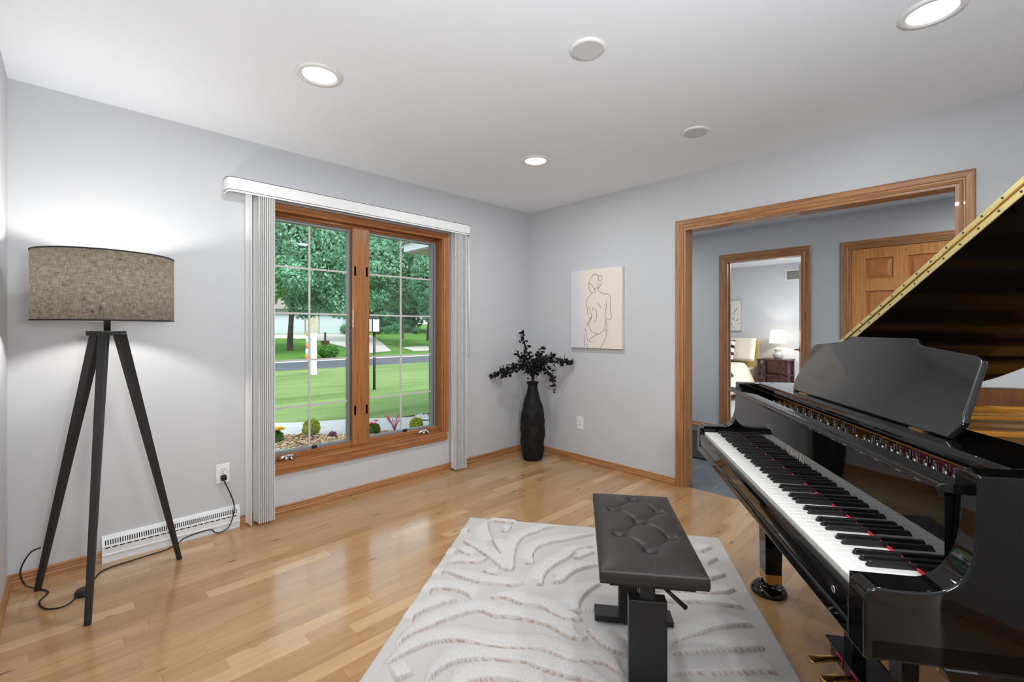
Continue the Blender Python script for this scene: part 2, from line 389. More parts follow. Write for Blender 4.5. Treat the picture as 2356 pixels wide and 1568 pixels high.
def six_panel(root, x0, y0, y1, zt, face=-1):
    W_ = y1 - y0; T = .035
    def bx(n, a, b, c, d, m, dx0=0, dx1=T): return B(x0 + dx0, x0 + dx1, a, b, c, d).build(n, m, root, bevel=.003)
    st = .113; mid = .105
    cols = [(y0 + st, (y0 + y1) / 2 - mid / 2), ((y0 + y1) / 2 + mid / 2, y1 - st)]
    rows = [(.22, .82), (1.0, 1.575), (1.69, zt - .10)]
    s = MB(); s.box(x0, x0 + T, y0, y0 + st, .01, zt); s.box(x0, x0 + T, y1 - st, y1, .01, zt); s.box(x0, x0 + T, cols[0][1], cols[1][0], .01, zt)
    for c0, c1 in cols:
        zz = [.01] + [z for r in rows for z in r] + [zt]
        for i in range(0, len(zz), 2): s.box(x0, x0 + T, c0, c1, zz[i], zz[i + 1])
    s.build('door_slab', M['door'], root)
    for c0, c1 in cols:
        for r0, r1 in rows:
            p = MB(); xa = x0 + .016; xb = x0 + .007
            vs = [(xa, c0, r0), (xa, c1, r0), (xa, c1, r1), (xa, c0, r1), (xa, c0 + .014, r0 + .014), (xa, c1 - .014, r0 + .014), (xa, c1 - .014, r1 - .014), (xa, c0 + .014, r1 - .014),
                  (xb, c0 + .04, r0 + .04), (xb, c1 - .04, r0 + .04), (xb, c1 - .04, r1 - .04), (xb, c0 + .04, r1 - .04)]
            f = []
            for a in (0, 4):
                for i in range(4): f.append((a + i, a + (i + 1) % 4, a + 4 + (i + 1) % 4, a + 4 + i))
            f.append((8, 9, 10, 11)); p.add(vs, f); p.box(xa + .001, x0 + T - .005, c0, c1, r0, r1)
            p.build('raised_panel', M['doorp'], root)
d1 = empty('door_1'); struct(d1, 'closed oak six-panel door in the hall wall, brass hinges on its left', 'door')
six_panel(d1, XC + .012, .092, .838, 1.993)
for z in (1.78, 1.0, .25): MB().lathe([(.007, -.045), (.007, .045)], (XC + .004, .846, z), 10).build('hinge', M['brassh'], d1)
MB().lathe([(.028, 0), (.03, .008), (.012, .012), (.012, .04), (.026, .05), (.026, .062), (.012, .07)], (0, 0, 0), 20, frm=lambda p: (-p[2], p[0], p[1])).build('door_knob', M['brass'], d1).location = (XC + .012, .15, .95)
# open bedroom door swung into the bedroom
d2 = empty('door_2', (XC + TH, 1.275, 0), 0); struct(d2, 'oak bedroom door standing open into the bedroom, seen edge-on', 'door')
d2.rotation_euler = (0, 0, R(16))
B(.0, .755, -.036, 0, .01, 1.985).build('door_slab', M['door'], d2, bevel=.002)
for z in (1.79, 1.0, .22): B(-.012, .002, -.03, -.002, z - .045, z + .045).build('hinge', M['steel'], d2)
hd = MB(); hd.lathe([(.026, 0), (.026, .008), (.01, .01), (.01, .05)], (.69, 0, .95), 16, frm=lambda p: (p[0], p[2], p[1])); hd.box(.58, .70, .042, .054, .943, .957)
hd.build('lever_handle', M['brass'], d2)
# black entry mat
tag(B(4.15, 5.25, 1.62, 2.62, 0, .012).build('entry_mat', noisy('coir_black', (26, 26, 27), (40, 40, 40), 200, .95, .4)), 'flat black entry mat on the dark hall tiles', 'mat')

# ------------------------------------------------------------------ window
win = empty('window_1'); struct(win, 'oak casement window with two grilled sashes onto the front lawn', 'window')
wm = {'z': M['woakz'], 'h': M['woakx']}
YW = YA
casing('', 'y', YW, WX0 + .01, WX1 - .005, 1.965, W_=.05, z0=.33, mats=wm, parent=win)
D0 = YA + .14
for a, b, c, d, mm in ((WX0, WX0 + .02, WZ0, WZ1, 'woakz'), (WX1 - .02, WX1, WZ0, WZ1, 'woakz'), (WX0 + .02, WX1 - .02, WZ1 - .02, WZ1, 'woakx'), (WX0 + .02, WX1 - .02, WZ0, WZ0 + .012, 'woakx')):
    B(a, b, YA - .002, D0 + .02, c, d).build('jamb', M[mm], win)
# rounded head stop catching the light
MB().tube([(WX0 + .02, YA + .05, 1.955), (WX1 - .02, YA + .05, 1.955)], .012, 12).build('head_stop', M['woakx'], win)
Y0, Y1 = YA + .075, YA + .115
FR = [(.93, 1.492), (1.60, 2.225)]
B(1.478, 1.612, YA + .045, D0, WZ0 + .012, WZ1 - .02).build('centre_mullion', M['woakz'], win, bevel=.006)
for q, (a, b) in enumerate(FR):
    f = MB(); f.box(a - .02, b + .02, Y0 - .015, Y1 + .02, .337, .372); f.box(a - .02, b + .02, Y0 - .015, Y1 + .02, 1.935, 1.965)
    f.build('sash_rail', M['woakx'], win, bevel=.003)
    g0, g1 = a + .012, b - .035
    s = MB(); s.box(a, g0, Y0, Y1, .372, 1.935); s.box(g1, g1 + .006, Y0 - .004, Y1, .372, 1.935); s.box(g1 + .006, b - .010, Y0 + .012, Y1, .372, 1.935); s.box(b - .010, b, Y0 - .004, Y1, .372, 1.935)
    s.box(a, b, Y0, Y1, .372, .384); s.box(a, b, Y0, Y1, 1.92, 1.935)
    sh = s.build('sash', M['grayframe'], win)
    B(g0, g1, Y0 + .022, Y0 + .026, .384, 1.92).build('pane', M['glass'], sh)
    mu = MB(); xm = 1.186 if q == 0 else 1.903
    mu.box(xm - .006, xm + .006, Y0 + .012, Y0 + .020, .384, 1.92)
    for z in (1.62, 1.308, .989, .672): mu.box(g0, g1, Y0 + .011, Y0 + .019, z - .006, z + .006)
    mu.build('grille', M['muntin'], sh)
    hx = b + .005 if q == 0 else a - .012
    for z in (1.63, .60): B(hx - .006, hx + .008, Y0 - .03, Y0 - .01, z - .035, z + .035).build('hinge', M['dark'], win)
    B(xm + .01, xm + .04, Y0 - .02, Y0 - .004, .374, .392).build('sash_lock', M['dark'], win)
    # folding crank
    cx = 1.018 if q == 0 else 2.085
    ck = MB(); ck.lathe([(.02, 0), (.017, .014), (.012, .022)], (0, 0, 0), 16); ck.tube([(-.055, 0, .012), (-.02, 0, .020), (.03, 0, .022), (.052, 0, .016)], [.010, .012, .012, .010], 10)
    ck.tube([(.008, -.005, .026), (.018, -.028, .02), (.024, -.045, .006)], [.008, .008, .006], 8)
    c = ck.build('crank_handle', M['chrome'], win); c.location = (cx, YA + .035, WZ0 + .012)
B(WX0 - .02, WX1 + .015, YA - .022, YA + .075, .318, .332).build('sill', M['woakx'], win, bevel=.004, seg=3)
ap = MB(); ap.box(WX0 - .03, WX1 + .025, YA - .02, YA, .262, .318); ap.box(WX0 - .03, WX1 + .025, YA - .024, YA - .02, .285, .305); ap.build('apron', M['woakx'], win, bevel=.003)

# valance and vertical vanes
vb = empty('vertical_blind'); tag(vb, 'white vertical blind with its vanes stacked at both sides of the window', 'blind')
VF, VX0, VX1, VZ0, VZ1 = 3.035, .652, 2.488, 2.012, 2.098
vp = [(VX0, YA), (VX0, VF + .035), (VX0 + .008, VF + .012), (VX0 + .03, VF), (VX1 - .03, VF), (VX1 - .008, VF + .012), (VX1, VF + .035), (VX1, YA)]
inn = [(a + (.006 if a < 1.5 else -.006), min(b + .006, YA)) for a, b in vp]
inn[0] = (VX0 + .006, YA); inn[-1] = (VX1 - .006, YA)
def band(z0, z1, outp, inp):
    mb = MB(); n = len(outp); vs = [(a, b, z) for z in (z0, z1) for a, b in outp] + [(a, b, z) for z in (z0, z1) for a, b in inp]
    for i in range(n - 1):
        mb.f += [(i, i + 1, n + i + 1, n + i), (2 * n + i, 3 * n + i, 3 * n + i + 1, 2 * n + i + 1), (i, 2 * n + i, 2 * n + i + 1, i + 1), (n + i, n + i + 1, 3 * n + i + 1, 3 * n + i)]
    mb.v = vs; mb.sm = [False] * len(mb.f); return mb
val = band(VZ0, VZ1, vp, inn).build('valance', M['white'], vb)
e0 = [(a + (-.001 if a < 1.5 else .001), b - .001) for a, b in vp]
for z in (VZ1 - .003, VZ0 + .010): band(z, z + .003, e0, vp).build('black_edge_line', M['dark'], val)
B(VX0 + .03, VX1 - .03, VF + .03, VF + .07, VZ0 + .03, VZ0 + .055).build('headrail', M['white'], vb)
B(VX0 + .006, VX1 - .006, VF + .006, YA, VZ1 - .008, VZ1 - .004).build('valance_top', M['white'], vb)
def vane(x, y0, y1, ang=0, z0=.015):
    n = 7; mb = MB(); T = .0012; pts = []
    for i in range(n):
        u = i / (n - 1); pts.append((.005 * math.sin(math.pi * u), (u - .5) * (y1 - y0)))
    poly = [(a + T, b) for a, b in pts] + [(a - T, b) for a, b in pts[::-1]]
    ca, sa = math.cos(ang), math.sin(ang)
    mb.prism(poly, z0, VZ0 + .03, lambda a, b, h: (x + a * ca - b * sa, (y0 + y1) / 2 + a * sa + b * ca, h))
    return mb.build('vane', M['vane'], vb)
for i in range(9): vane(.815 + i * .0100, 3.035, 3.12, R(10 + i * .6), .012)
vane(.772, 3.04, 3.125, R(8), .012)
for i in range(10): vane(2.318 + i * .0125, 3.035, 3.12, R(-12 + i * .8), .012)
# flat face vane closing the right stack and wand
MB().tube([(2.47, 3.06, 1.98), (2.475, 3.05, .95)], .005, 8).build('wand', M['white'], vb)

# ------------------------------------------------------------------ electric heater register, outlets
rg_ = empty('heat_register', (.112, YA, 0)); tag(rg_, 'long white slotted baseboard register below the window wall outlet', 'register')
L = .622
poly = [(0, 0), (-.026, 0), (-.026, .034), (-.030, .036), (-.030, .042), (-.026, .044), (-.026, .082), (-.012, .128), (0, .132)]
MB().prism([(y, z) for y, z in poly], 0, L, lambda a, b, h: (h, a, b)).build('body', M['whitem'], rg_)
sl = MB(); nn = 62
def slot(x0, x1, z0, z1, off=.0008):
    def yy(z): return -.026 + (z - .082) * (.014 / .046) if z > .082 else -.026
    vs = [(x0, yy(z0) - off, z0), (x1, yy(z0) - off, z0), (x1, yy(z1) - off, z1), (x0, yy(z1) - off, z1)]
    vs += [(a, b + .002, c) for a, b, c in vs]
    sl.add(vs, [(0, 1, 2, 3), (7, 6, 5, 4), (0, 4, 5, 1), (1, 5, 6, 2), (2, 6, 7, 3), (3, 7, 4, 0)])
for i in range(nn):
    x = .012 + i * (L - .024) / nn; slot(x, x + .0048, .088, .112)
for i in range(21):
    x = .012 + i * (L - .024) / 21; slot(x, x + .022, .072, .077)
sl.build('slots', M['dark'], rg_)
def outlet(loc, rz, label):
    e = empty('wall_outlet', loc, rz); tag(e, label, 'outlet', )
    B(-.035, .035, -.006, 0, -.057, .057).build('cover_plate', M['white'], e, bevel=.002)
    for z in (.02, -.02):
        f = MB(); f.lathe([(.0165, .006), (.0165, .0085)], (0, 0, z), 20, frm=lambda p: (p[0], -p[2], p[1])); s = f.build('socket', M['white'], e)
        h = MB()
        for dx, hh in ((-.006, .009), (.006, .007)): h.box(dx - .001, dx + .001, -.0095, -.0085, z + .001, z + .001 + hh)
        h.box(-.002, .002, -.0095, -.0085, z - .009, z - .005); h.build('slot', M['dark'], s)
    MB().lathe([(.003, .006), (.003, .0075)], (0, 0, 0), 10, frm=lambda p: (p[0], -p[2], p[1])).build('screw', M['steel'], e)
    return e
outlet((.648, YA, .338), 0, 'white outlet above the baseboard register with the lamp plug in it')
outlet((XB, 2.499, .346), R(-90), 'empty white outlet on the wall below the picture')

# ------------------------------------------------------------------ ceiling lights and speakers
can = empty('recessed_light', (CANS[0][0], CANS[0][1], CEIL))
MB().lathe([(.074, -.004), (.078, -.008), (.098, -.006), (.1, 0), (.074, 0)], (0, 0, 0), 48, cap=False).build('trim_ring', M['white'], can)
MB().lathe([(.0, -.0035), (.04, -.004), (.074, -.003)], (0, 0, 0), 48, cap=False).build('lens', M['lens'], can)
labs = ['round recessed ceiling light nearest the floor lamp', 'small round recessed ceiling light above the room corner', 'recessed ceiling light at the top right edge above the piano']
for i, (x, y) in enumerate(CANS):
    if i < 3:
        o = can if i == 0 else copy_tree(can); o.location = (x, y, CEIL); tag(o, labs[i], 'ceiling light', 'recessed ceiling lights of the music room')
    l = light('recessed_lamp', 'AREA', (x, y, CEIL - .014), CANW, .14, color=(.93, .97, 1), shape='DISK')
for (x, y, lb) in ((1.538, 1.119, 'round flat white ceiling speaker nearest the camera'), (2.636, 1.14, 'round flat white ceiling speaker toward the hall opening')):
    e = empty('ceiling_speaker', (x, y, CEIL)); tag(e, lb, 'speaker', 'ceiling speakers')
    MB().lathe([(.064, -.010), (.070, -.010), (.075, -.004), (.076, 0), (.064, 0)], (0, 0, 0), 40, cap=False).build('rim', M['white'], e)
    MB().lathe([(.0, -.008), (.064, -.0085)], (0, 0, 0), 40, cap=False).build('grille', noisy('speaker_grille', (205, 205, 205), (214, 214, 214), 500, .7), e)

# ------------------------------------------------------------------ floor lamp
def bulb_mat():
    m = emis('bulb_glow', (255, 244, 220), 8); t = m.node_tree; a = t.nodes.new('ShaderNodeBsdfTransparent'); x = t.nodes.new('ShaderNodeMixShader'); x.inputs[0].default_value = .3
    t.links.new(a.outputs[0], x.inputs[1]); t.links.new(t.nodes['Emission'].outputs[0], x.inputs[2]); t.links.new(x.outputs[0], t.nodes['Material Output'].inputs[0]); return m
lp = empty('floor_lamp', (.117, 2.755, 0)); tag(lp, 'black tripod floor lamp with a wide dark linen drum shade, lit, in the left corner', 'floor lamp')
feet = [(-.228, .247), (-.069, -.245), (.287, .136)]
for fx, fy in feet:
    d = np.array([fx, fy, 0]); d /= np.linalg.norm(d); sd = np.cross(d, (0, 0, 1))
    top = d * .05 + np.array([0, 0, 1.175]); ft = np.array([fx, fy, 0.0])
    mb = MB(); mb.beam(ft, top, .022, .034, sd, .017, .04); mb.build('leg', M['blackw'], lp, bevel=.003)
MB().prism([(.072 * math.cos(R(a)), .072 * math.sin(R(a))) for a in (15, 65, 135, 185, 255, 305)], 1.172, 1.192).build('top_plate', M['blackw'], lp, bevel=.002)
MB().tube([(0, 0, 1.19), (0, 0, 1.30)], .0125, 14).build('pole', M['blackm'], lp)
MB().lathe([(.014, 1.30), (.02, 1.31), (.02, 1.36), (.016, 1.365)], (0, 0, 0), 16).build('socket', M['blackm'], lp)
MB().lathe([(.012, 1.365), (.028, 1.39), (.034, 1.42), (.028, 1.445), (.006, 1.458)], (0, 0, 0), 20).build('bulb', bulb_mat(), lp)
def shade_mat():
    m = bpy.data.materials.new('dark_linen_shade'); m.use_nodes = True; t = NT(m); nt = m.node_tree
    p = t.n('TexCoord').outputs['Object']
    sp = t.n('SeparateXYZ'); t.l(p, sp.inputs[0])
    ang = t.math('ARCTAN2', sp.outputs[1], sp.outputs[0])
    cv = t.n('CombineXYZ'); t.l(t.math('MULTIPLY', ang, .245), cv.inputs[0]); t.l(sp.outputs[2], cv.inputs[1])
    h = t.noise(t.mapping(cv.outputs[0], (35, 420, 1)), 1, 3, .6); v = t.noise(t.mapping(cv.outputs[0], (420, 35, 1)), 1, 3, .6)
    g = t.math('MULTIPLY', t.math('ADD', h, v), .5); big = t.noise(t.mapping(cv.outputs[0], (40, 60, 1)), 1, 3)
    fac = t.math('ADD', t.math('MULTIPLY', g, .8), t.math('MULTIPLY', big, .2))
    c = t.ramp(fac, [(.38, (66, 58, 48)), (.62, (206, 196, 174))])
    tr = nt.nodes.new('ShaderNodeBsdfTranslucent'); t.l(c, tr.inputs[0])
    df = nt.nodes.new('ShaderNodeBsdfDiffuse'); df.inputs[0].default_value = lin((46, 40, 36))
    mx = nt.nodes.new('ShaderNodeMixShader'); mx.inputs[0].default_value = .125
    t.l(df.outputs[0], mx.inputs[1]); t.l(tr.outputs[0], mx.inputs[2]); t.l(mx.outputs[0], nt.nodes['Material Output'].inputs[0]); return m
SR, SZ0, SZ1 = .244, 1.236, 1.535
sh = MB().lathe([(SR, SZ0), (SR, SZ1)], (0, 0, 0), 96, cap=False).build('lamp_shade', shade_mat(), lp)
for z in (SZ0, SZ1 - .006): MB().lathe([(SR - .002, z), (SR + .0015, z), (SR + .0015, z + .006), (SR - .002, z + .006), (SR - .002, z)], (0, 0, 0), 96, cap=False).build('hem', M['dark'], sh)
sp_ = MB()
for k in range(3): a = k * 2.094 + .4; sp_.tube([(.014 * math.cos(a), .014 * math.sin(a), 1.31), ((SR - .003) * math.cos(a), (SR - .003) * math.sin(a), 1.30)], .002, 6)
sp_.build('spider', M['blackm'], sh)
lt = light('floor_lamp_bulb', 'POINT', (.117, 2.755, 1.42), 19, .035, color=(1, .975, .94))
cordm = mat('black_rubber', (16, 16, 16), .5)
bx_, by_ = .117, 2.755
def LC(p): return (p[0] - bx_, p[1] - by_, p[2])
c1 = smooth_path([LC(p) for p in [(-.10, 2.985, .20), (-.135, 3.0, .18), (-.165, 3.03, .10), (-.15, 3.03, .03), (-.105, 3.0, .006), (-.075, 2.94, .004), (-.1, 2.858, .004), (-.075, 2.77, .004), (-.018, 2.745, .004), (.03, 2.80, .012)]], 8)
MB().tube(c1, .0032, 8).build('power_cord', cordm, lp)
c2 = smooth_path([LC(p) for p in [(.05, 2.84, .012), (.075, 2.93, .004), (.12, 3.02, .004), (.25, 3.045, .004), (.36, 3.058, .004), (.42, 3.085, .01), (.46, 3.095, .028), (.54, 3.098, .036), (.585, 3.098, .032), (.60, 3.098, .012), (.63, 3.095, .005), (.675, 3.095, .03), (.70, 3.1, .12), (.69, 3.105, .19), (.655, 3.105, .285), (.648, 3.108, .312)]], 8)
MB().tube(c2, .0032, 8).build('power_cord', cordm, lp)
MB().lathe([(.03, 0), (.034, .006), (.03, .016), (.012, .02)], (.042 - bx_, 2.822 - by_, 0), 24, frm=lambda p: (p[0] * 1.0, p[1] * 1.35, p[2])).build('foot_switch', mat('black_switch', (18, 18, 18), .35), lp)
MB().box(.634 - bx_, .662 - bx_, 3.096 - by_, 3.1285 - by_, .303, .333).build('plug', cordm, lp, bevel=.005)

# ------------------------------------------------------------------ corner vase and branches
VC = np.array([3.05, 2.84])
def vase():
    prof = [(.078, 0), (.086, .01), (.098, .06), (.108, .15), (.112, .25), (.111, .33), (.103, .42), (.088, .50), (.068, .57), (.054, .62), (.047, .66), (.046, .685), (.054, .702), (.058, .712), (.055, .716), (.046, .712), (.040, .69), (.040, .6)]
    pr = smooth_path([(a, b, 0) for a, b in prof], 5); n = 72; mb = MB(); vs = []
    zz = [p[1] for p in pr]
    for k, p in enumerate(pr):
        for i in range(n):
            a = 2 * math.pi * i / n; r = p[0]
            z = p[1]
            if k < len(pr) * .7 and z < .64:
                amp = .006 * min(1, z / .06) * min(1, max(0, (.64 - z) / .12))
                w1 = abs(((a * 5 / (2 * math.pi) + z * 7.5) % 1) - .5) * 2; w2 = abs(((a * 5 / (2 * math.pi) - z * 5.2) % 1) - .5) * 2
                r += amp * (max(w1, w2) ** 2 * 1.7 - .8)
            vs.append((r * math.cos(a), r * math.sin(a), z))
    fs = [(k * n + i, k * n + (i + 1) % n, (k + 1) * n + (i + 1) % n, (k + 1) * n + i) for k in range(len(pr) - 1) for i in range(n)]
    mb.add(vs, fs, True); mb.f.append(tuple(range(n))[::-1]); mb.sm.append(False)
    o = mb.build('floor_vase', noisy('black_matte_ceramic', (9, 8, 8), (18, 16, 16), 20, .62, .2, .003, spec=.3)); o.location = (VC[0], VC[1], 0)
    tag(o, 'tall black faceted floor vase standing in the room corner', 'vase')
vase()
leafm = mat('black_leaf', (8, 7, 8), .7)
VD = float(np.array([VC[0], VC[1], 0]) @ FW)
def leafmb(mb, p, nrm, size):
    nrm = nrm / np.linalg.norm(nrm); a = np.cross(nrm, (.3, .5, .8)); a /= np.linalg.norm(a); b = np.cross(nrm, a)
    vs = [p + nrm * size * .25] + [p + (a * math.cos(t) * 1.15 + b * math.sin(t)) * size * (.9 + .25 * random.random()) for t in [k * math.pi / 3.5 for k in range(7)]]
    vs.append(p - nrm * size * .18)
    mb.add(vs, [(0, 1 + k, 1 + (k + 1) % 7) for k in range(7)] + [(8, 1 + (k + 1) % 7, 1 + k) for k in range(7)], True)
BR = [('black branch reaching farthest left from the vase', [(1222, 850), (1200, 838), (1165, 850), (1147, 858), (1126, 866)], .02),
      ('black branch standing straight up above the others', [(1222, 850), (1214, 825), (1208, 795), (1202, 763)], .0),
      ('black branch leaning up and left beside the tallest one', [(1220, 850), (1205, 828), (1184, 812)], -.05),
      ('black branch reaching farthest right toward the picture', [(1232, 850), (1250, 832), (1278, 828), (1300, 830), (1317, 834)], -.04),
      ('black branch drooping low at the right of the vase neck', [(1232, 850), (1252, 848), (1268, 868), (1274, 896)], -.08),
      ('short black branch rising just right of the middle', [(1230, 850), (1238, 825), (1248, 803)], .03),
      ('black branch bending low to the left under the longest one', [(1220, 850), (1195, 845), (1170, 855), (1157, 862)], -.06),
      ('black branch slanting up right between the middle and the longest', [(1232, 850), (1255, 825), (1271, 818)], .05),
      ('dense black branch at the front middle of the bouquet', [(1227, 850), (1232, 838), (1243, 828), (1256, 836)], -.10)]
for lab_, pts, dd in BR:
    e = empty('black_branch', (VC[0], VC[1], .6)); tag(e, lab_, 'branch', 'black branches in the floor vase')
    O = np.array([VC[0], VC[1], .6])
    P = [np.array([0, 0, -.05]), np.array([0, 0, .10])] + [at_d(x, y, VD + dd * (i + 1) / len(pts)) - O for i, (x, y) in enumerate(pts)]
    jit = (random.random() - .5) * .04; P[0] = P[0] + RT * jit * .5; P[1] = P[1] + RT * jit
    path = smooth_path(P, 8)
    MB().tube(path, [.003 - .002 * i / len(path) for i in range(len(path))], 6).build('stem', leafm, e)
    lf = MB(); m0 = int(len(path) * .42)
    for k in range(m0, len(path)):
        for q in range(4 if k < len(path) - 6 else 3):
            spd = .03 * (1.2 - .7 * (k - m0) / (len(path) - m0)); off = np.array([random.gauss(0, 1) for _ in range(3)]) * spd * .8
            leafmb(lf, path[k] + off, np.array([random.gauss(0, 1) for _ in range(3)]), random.uniform(.010, .017))
    lf.build('leaves', leafm, e)

# ------------------------------------------------------------------ picture with line drawing
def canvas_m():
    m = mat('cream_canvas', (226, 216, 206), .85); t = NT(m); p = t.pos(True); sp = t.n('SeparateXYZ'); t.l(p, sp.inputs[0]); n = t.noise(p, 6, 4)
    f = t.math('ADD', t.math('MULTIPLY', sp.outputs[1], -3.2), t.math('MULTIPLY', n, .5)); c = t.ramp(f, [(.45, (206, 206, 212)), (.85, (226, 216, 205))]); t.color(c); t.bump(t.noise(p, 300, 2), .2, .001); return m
pc = empty('canvas_picture', (XB, 2.5845, 1.033)); tag(pc, 'cream canvas with a thin line drawing of a woman seen from behind', 'picture')
PW, PH, PD = .545, .696, .034
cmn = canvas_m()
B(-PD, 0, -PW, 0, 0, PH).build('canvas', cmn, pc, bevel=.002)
# photo coordinates inside the zoomed crop -> canvas coordinates (a across from the left edge, b up)
def cvp(X, Y):
    a = (X - 108) / (838 - 108); a = a * 1.0
    top = 205 + (145 - 205) * a; bot = 1295 + (1335 - 1295) * a
    # undo the perspective foreshortening across the width
    s = a * (1 / 1.085) / ((1 - a) + a / 1.085)
    s = a / (a + (1 - a) * 1.075)
    return (s * PW, (bot - Y) / (bot - top) * PH)
LN = [[(400, 378), (408, 340), (440, 280), (480, 250), (510, 258), (530, 290), (535, 330), (550, 350), (572, 330), (582, 300), (570, 275), (545, 270), (530, 290)],
      [(395, 375), (402, 440), (420, 495), (452, 518)], [(405, 378), (440, 400), (465, 440), (490, 458), (520, 435), (530, 385)], [(570, 350), (572, 390), (550, 425), (535, 450), (520, 435)],
      [(490, 458), (470, 475), (488, 500), (490, 520)], [(462, 510), (430, 540), (395, 580), (368, 615), (360, 660), (370, 730), (380, 800), (388, 870), (405, 890), (430, 870), (435, 850)],
      [(385, 700), (410, 760), (435, 830), (438, 870), (410, 920), (395, 960), (400, 1010), (430, 1060), (475, 1100), (540, 1105)],
      [(530, 450), (535, 490), (570, 515), (620, 540), (660, 540), (688, 570), (695, 640), (688, 720), (695, 800), (706, 860), (690, 900), (665, 905), (635, 885)],
      [(640, 635), (638, 700), (630, 780), (622, 850), (632, 930), (628, 1000), (600, 1060), (548, 1105)], [(525, 655), (545, 700), (570, 740)], [(455, 720), (450, 760), (442, 775)], [(490, 735), (505, 790), (508, 850), (495, 910), (465, 942)],
      [(430, 890), (395, 920), (370, 960), (362, 1005)], [(345, 1025), (355, 1100), (375, 1180), (410, 1220), (438, 1220)], [(410, 1205), (450, 1155), (500, 1128), (540, 1120)],
      [(640, 920), (650, 980), (640, 1040), (625, 1085)], [(652, 1040), (640, 1130), (615, 1200), (580, 1270), (560, 1310)], [(338, 1110), (328, 1200), (335, 1290)], [(355, 1230), (370, 1270), (378, 1305)]]
charm = mat('charcoal_line', (62, 54, 52), .8)
for pl in LN:
    ln = MB()
    q = smooth_path([(*cvp(X, Y), 0) for X, Y in pl], 5)
    for i in range(len(q) - 1):
        p0, p1 = q[i][:2], q[i + 1][:2]; d = p1 - p0; nn_ = np.linalg.norm(d)
        if nn_ < 1e-6: continue
        nv = np.array([-d[1], d[0]]) / nn_ * .0017
        vs = [(-PD - .0006, -a, b) for a, b in (p0 - nv, p1 - nv, p1 + nv, p0 + nv)]; ln.add(vs, [(0, 1, 2, 3)])
    ln.build('drawn_line', charm, pc)

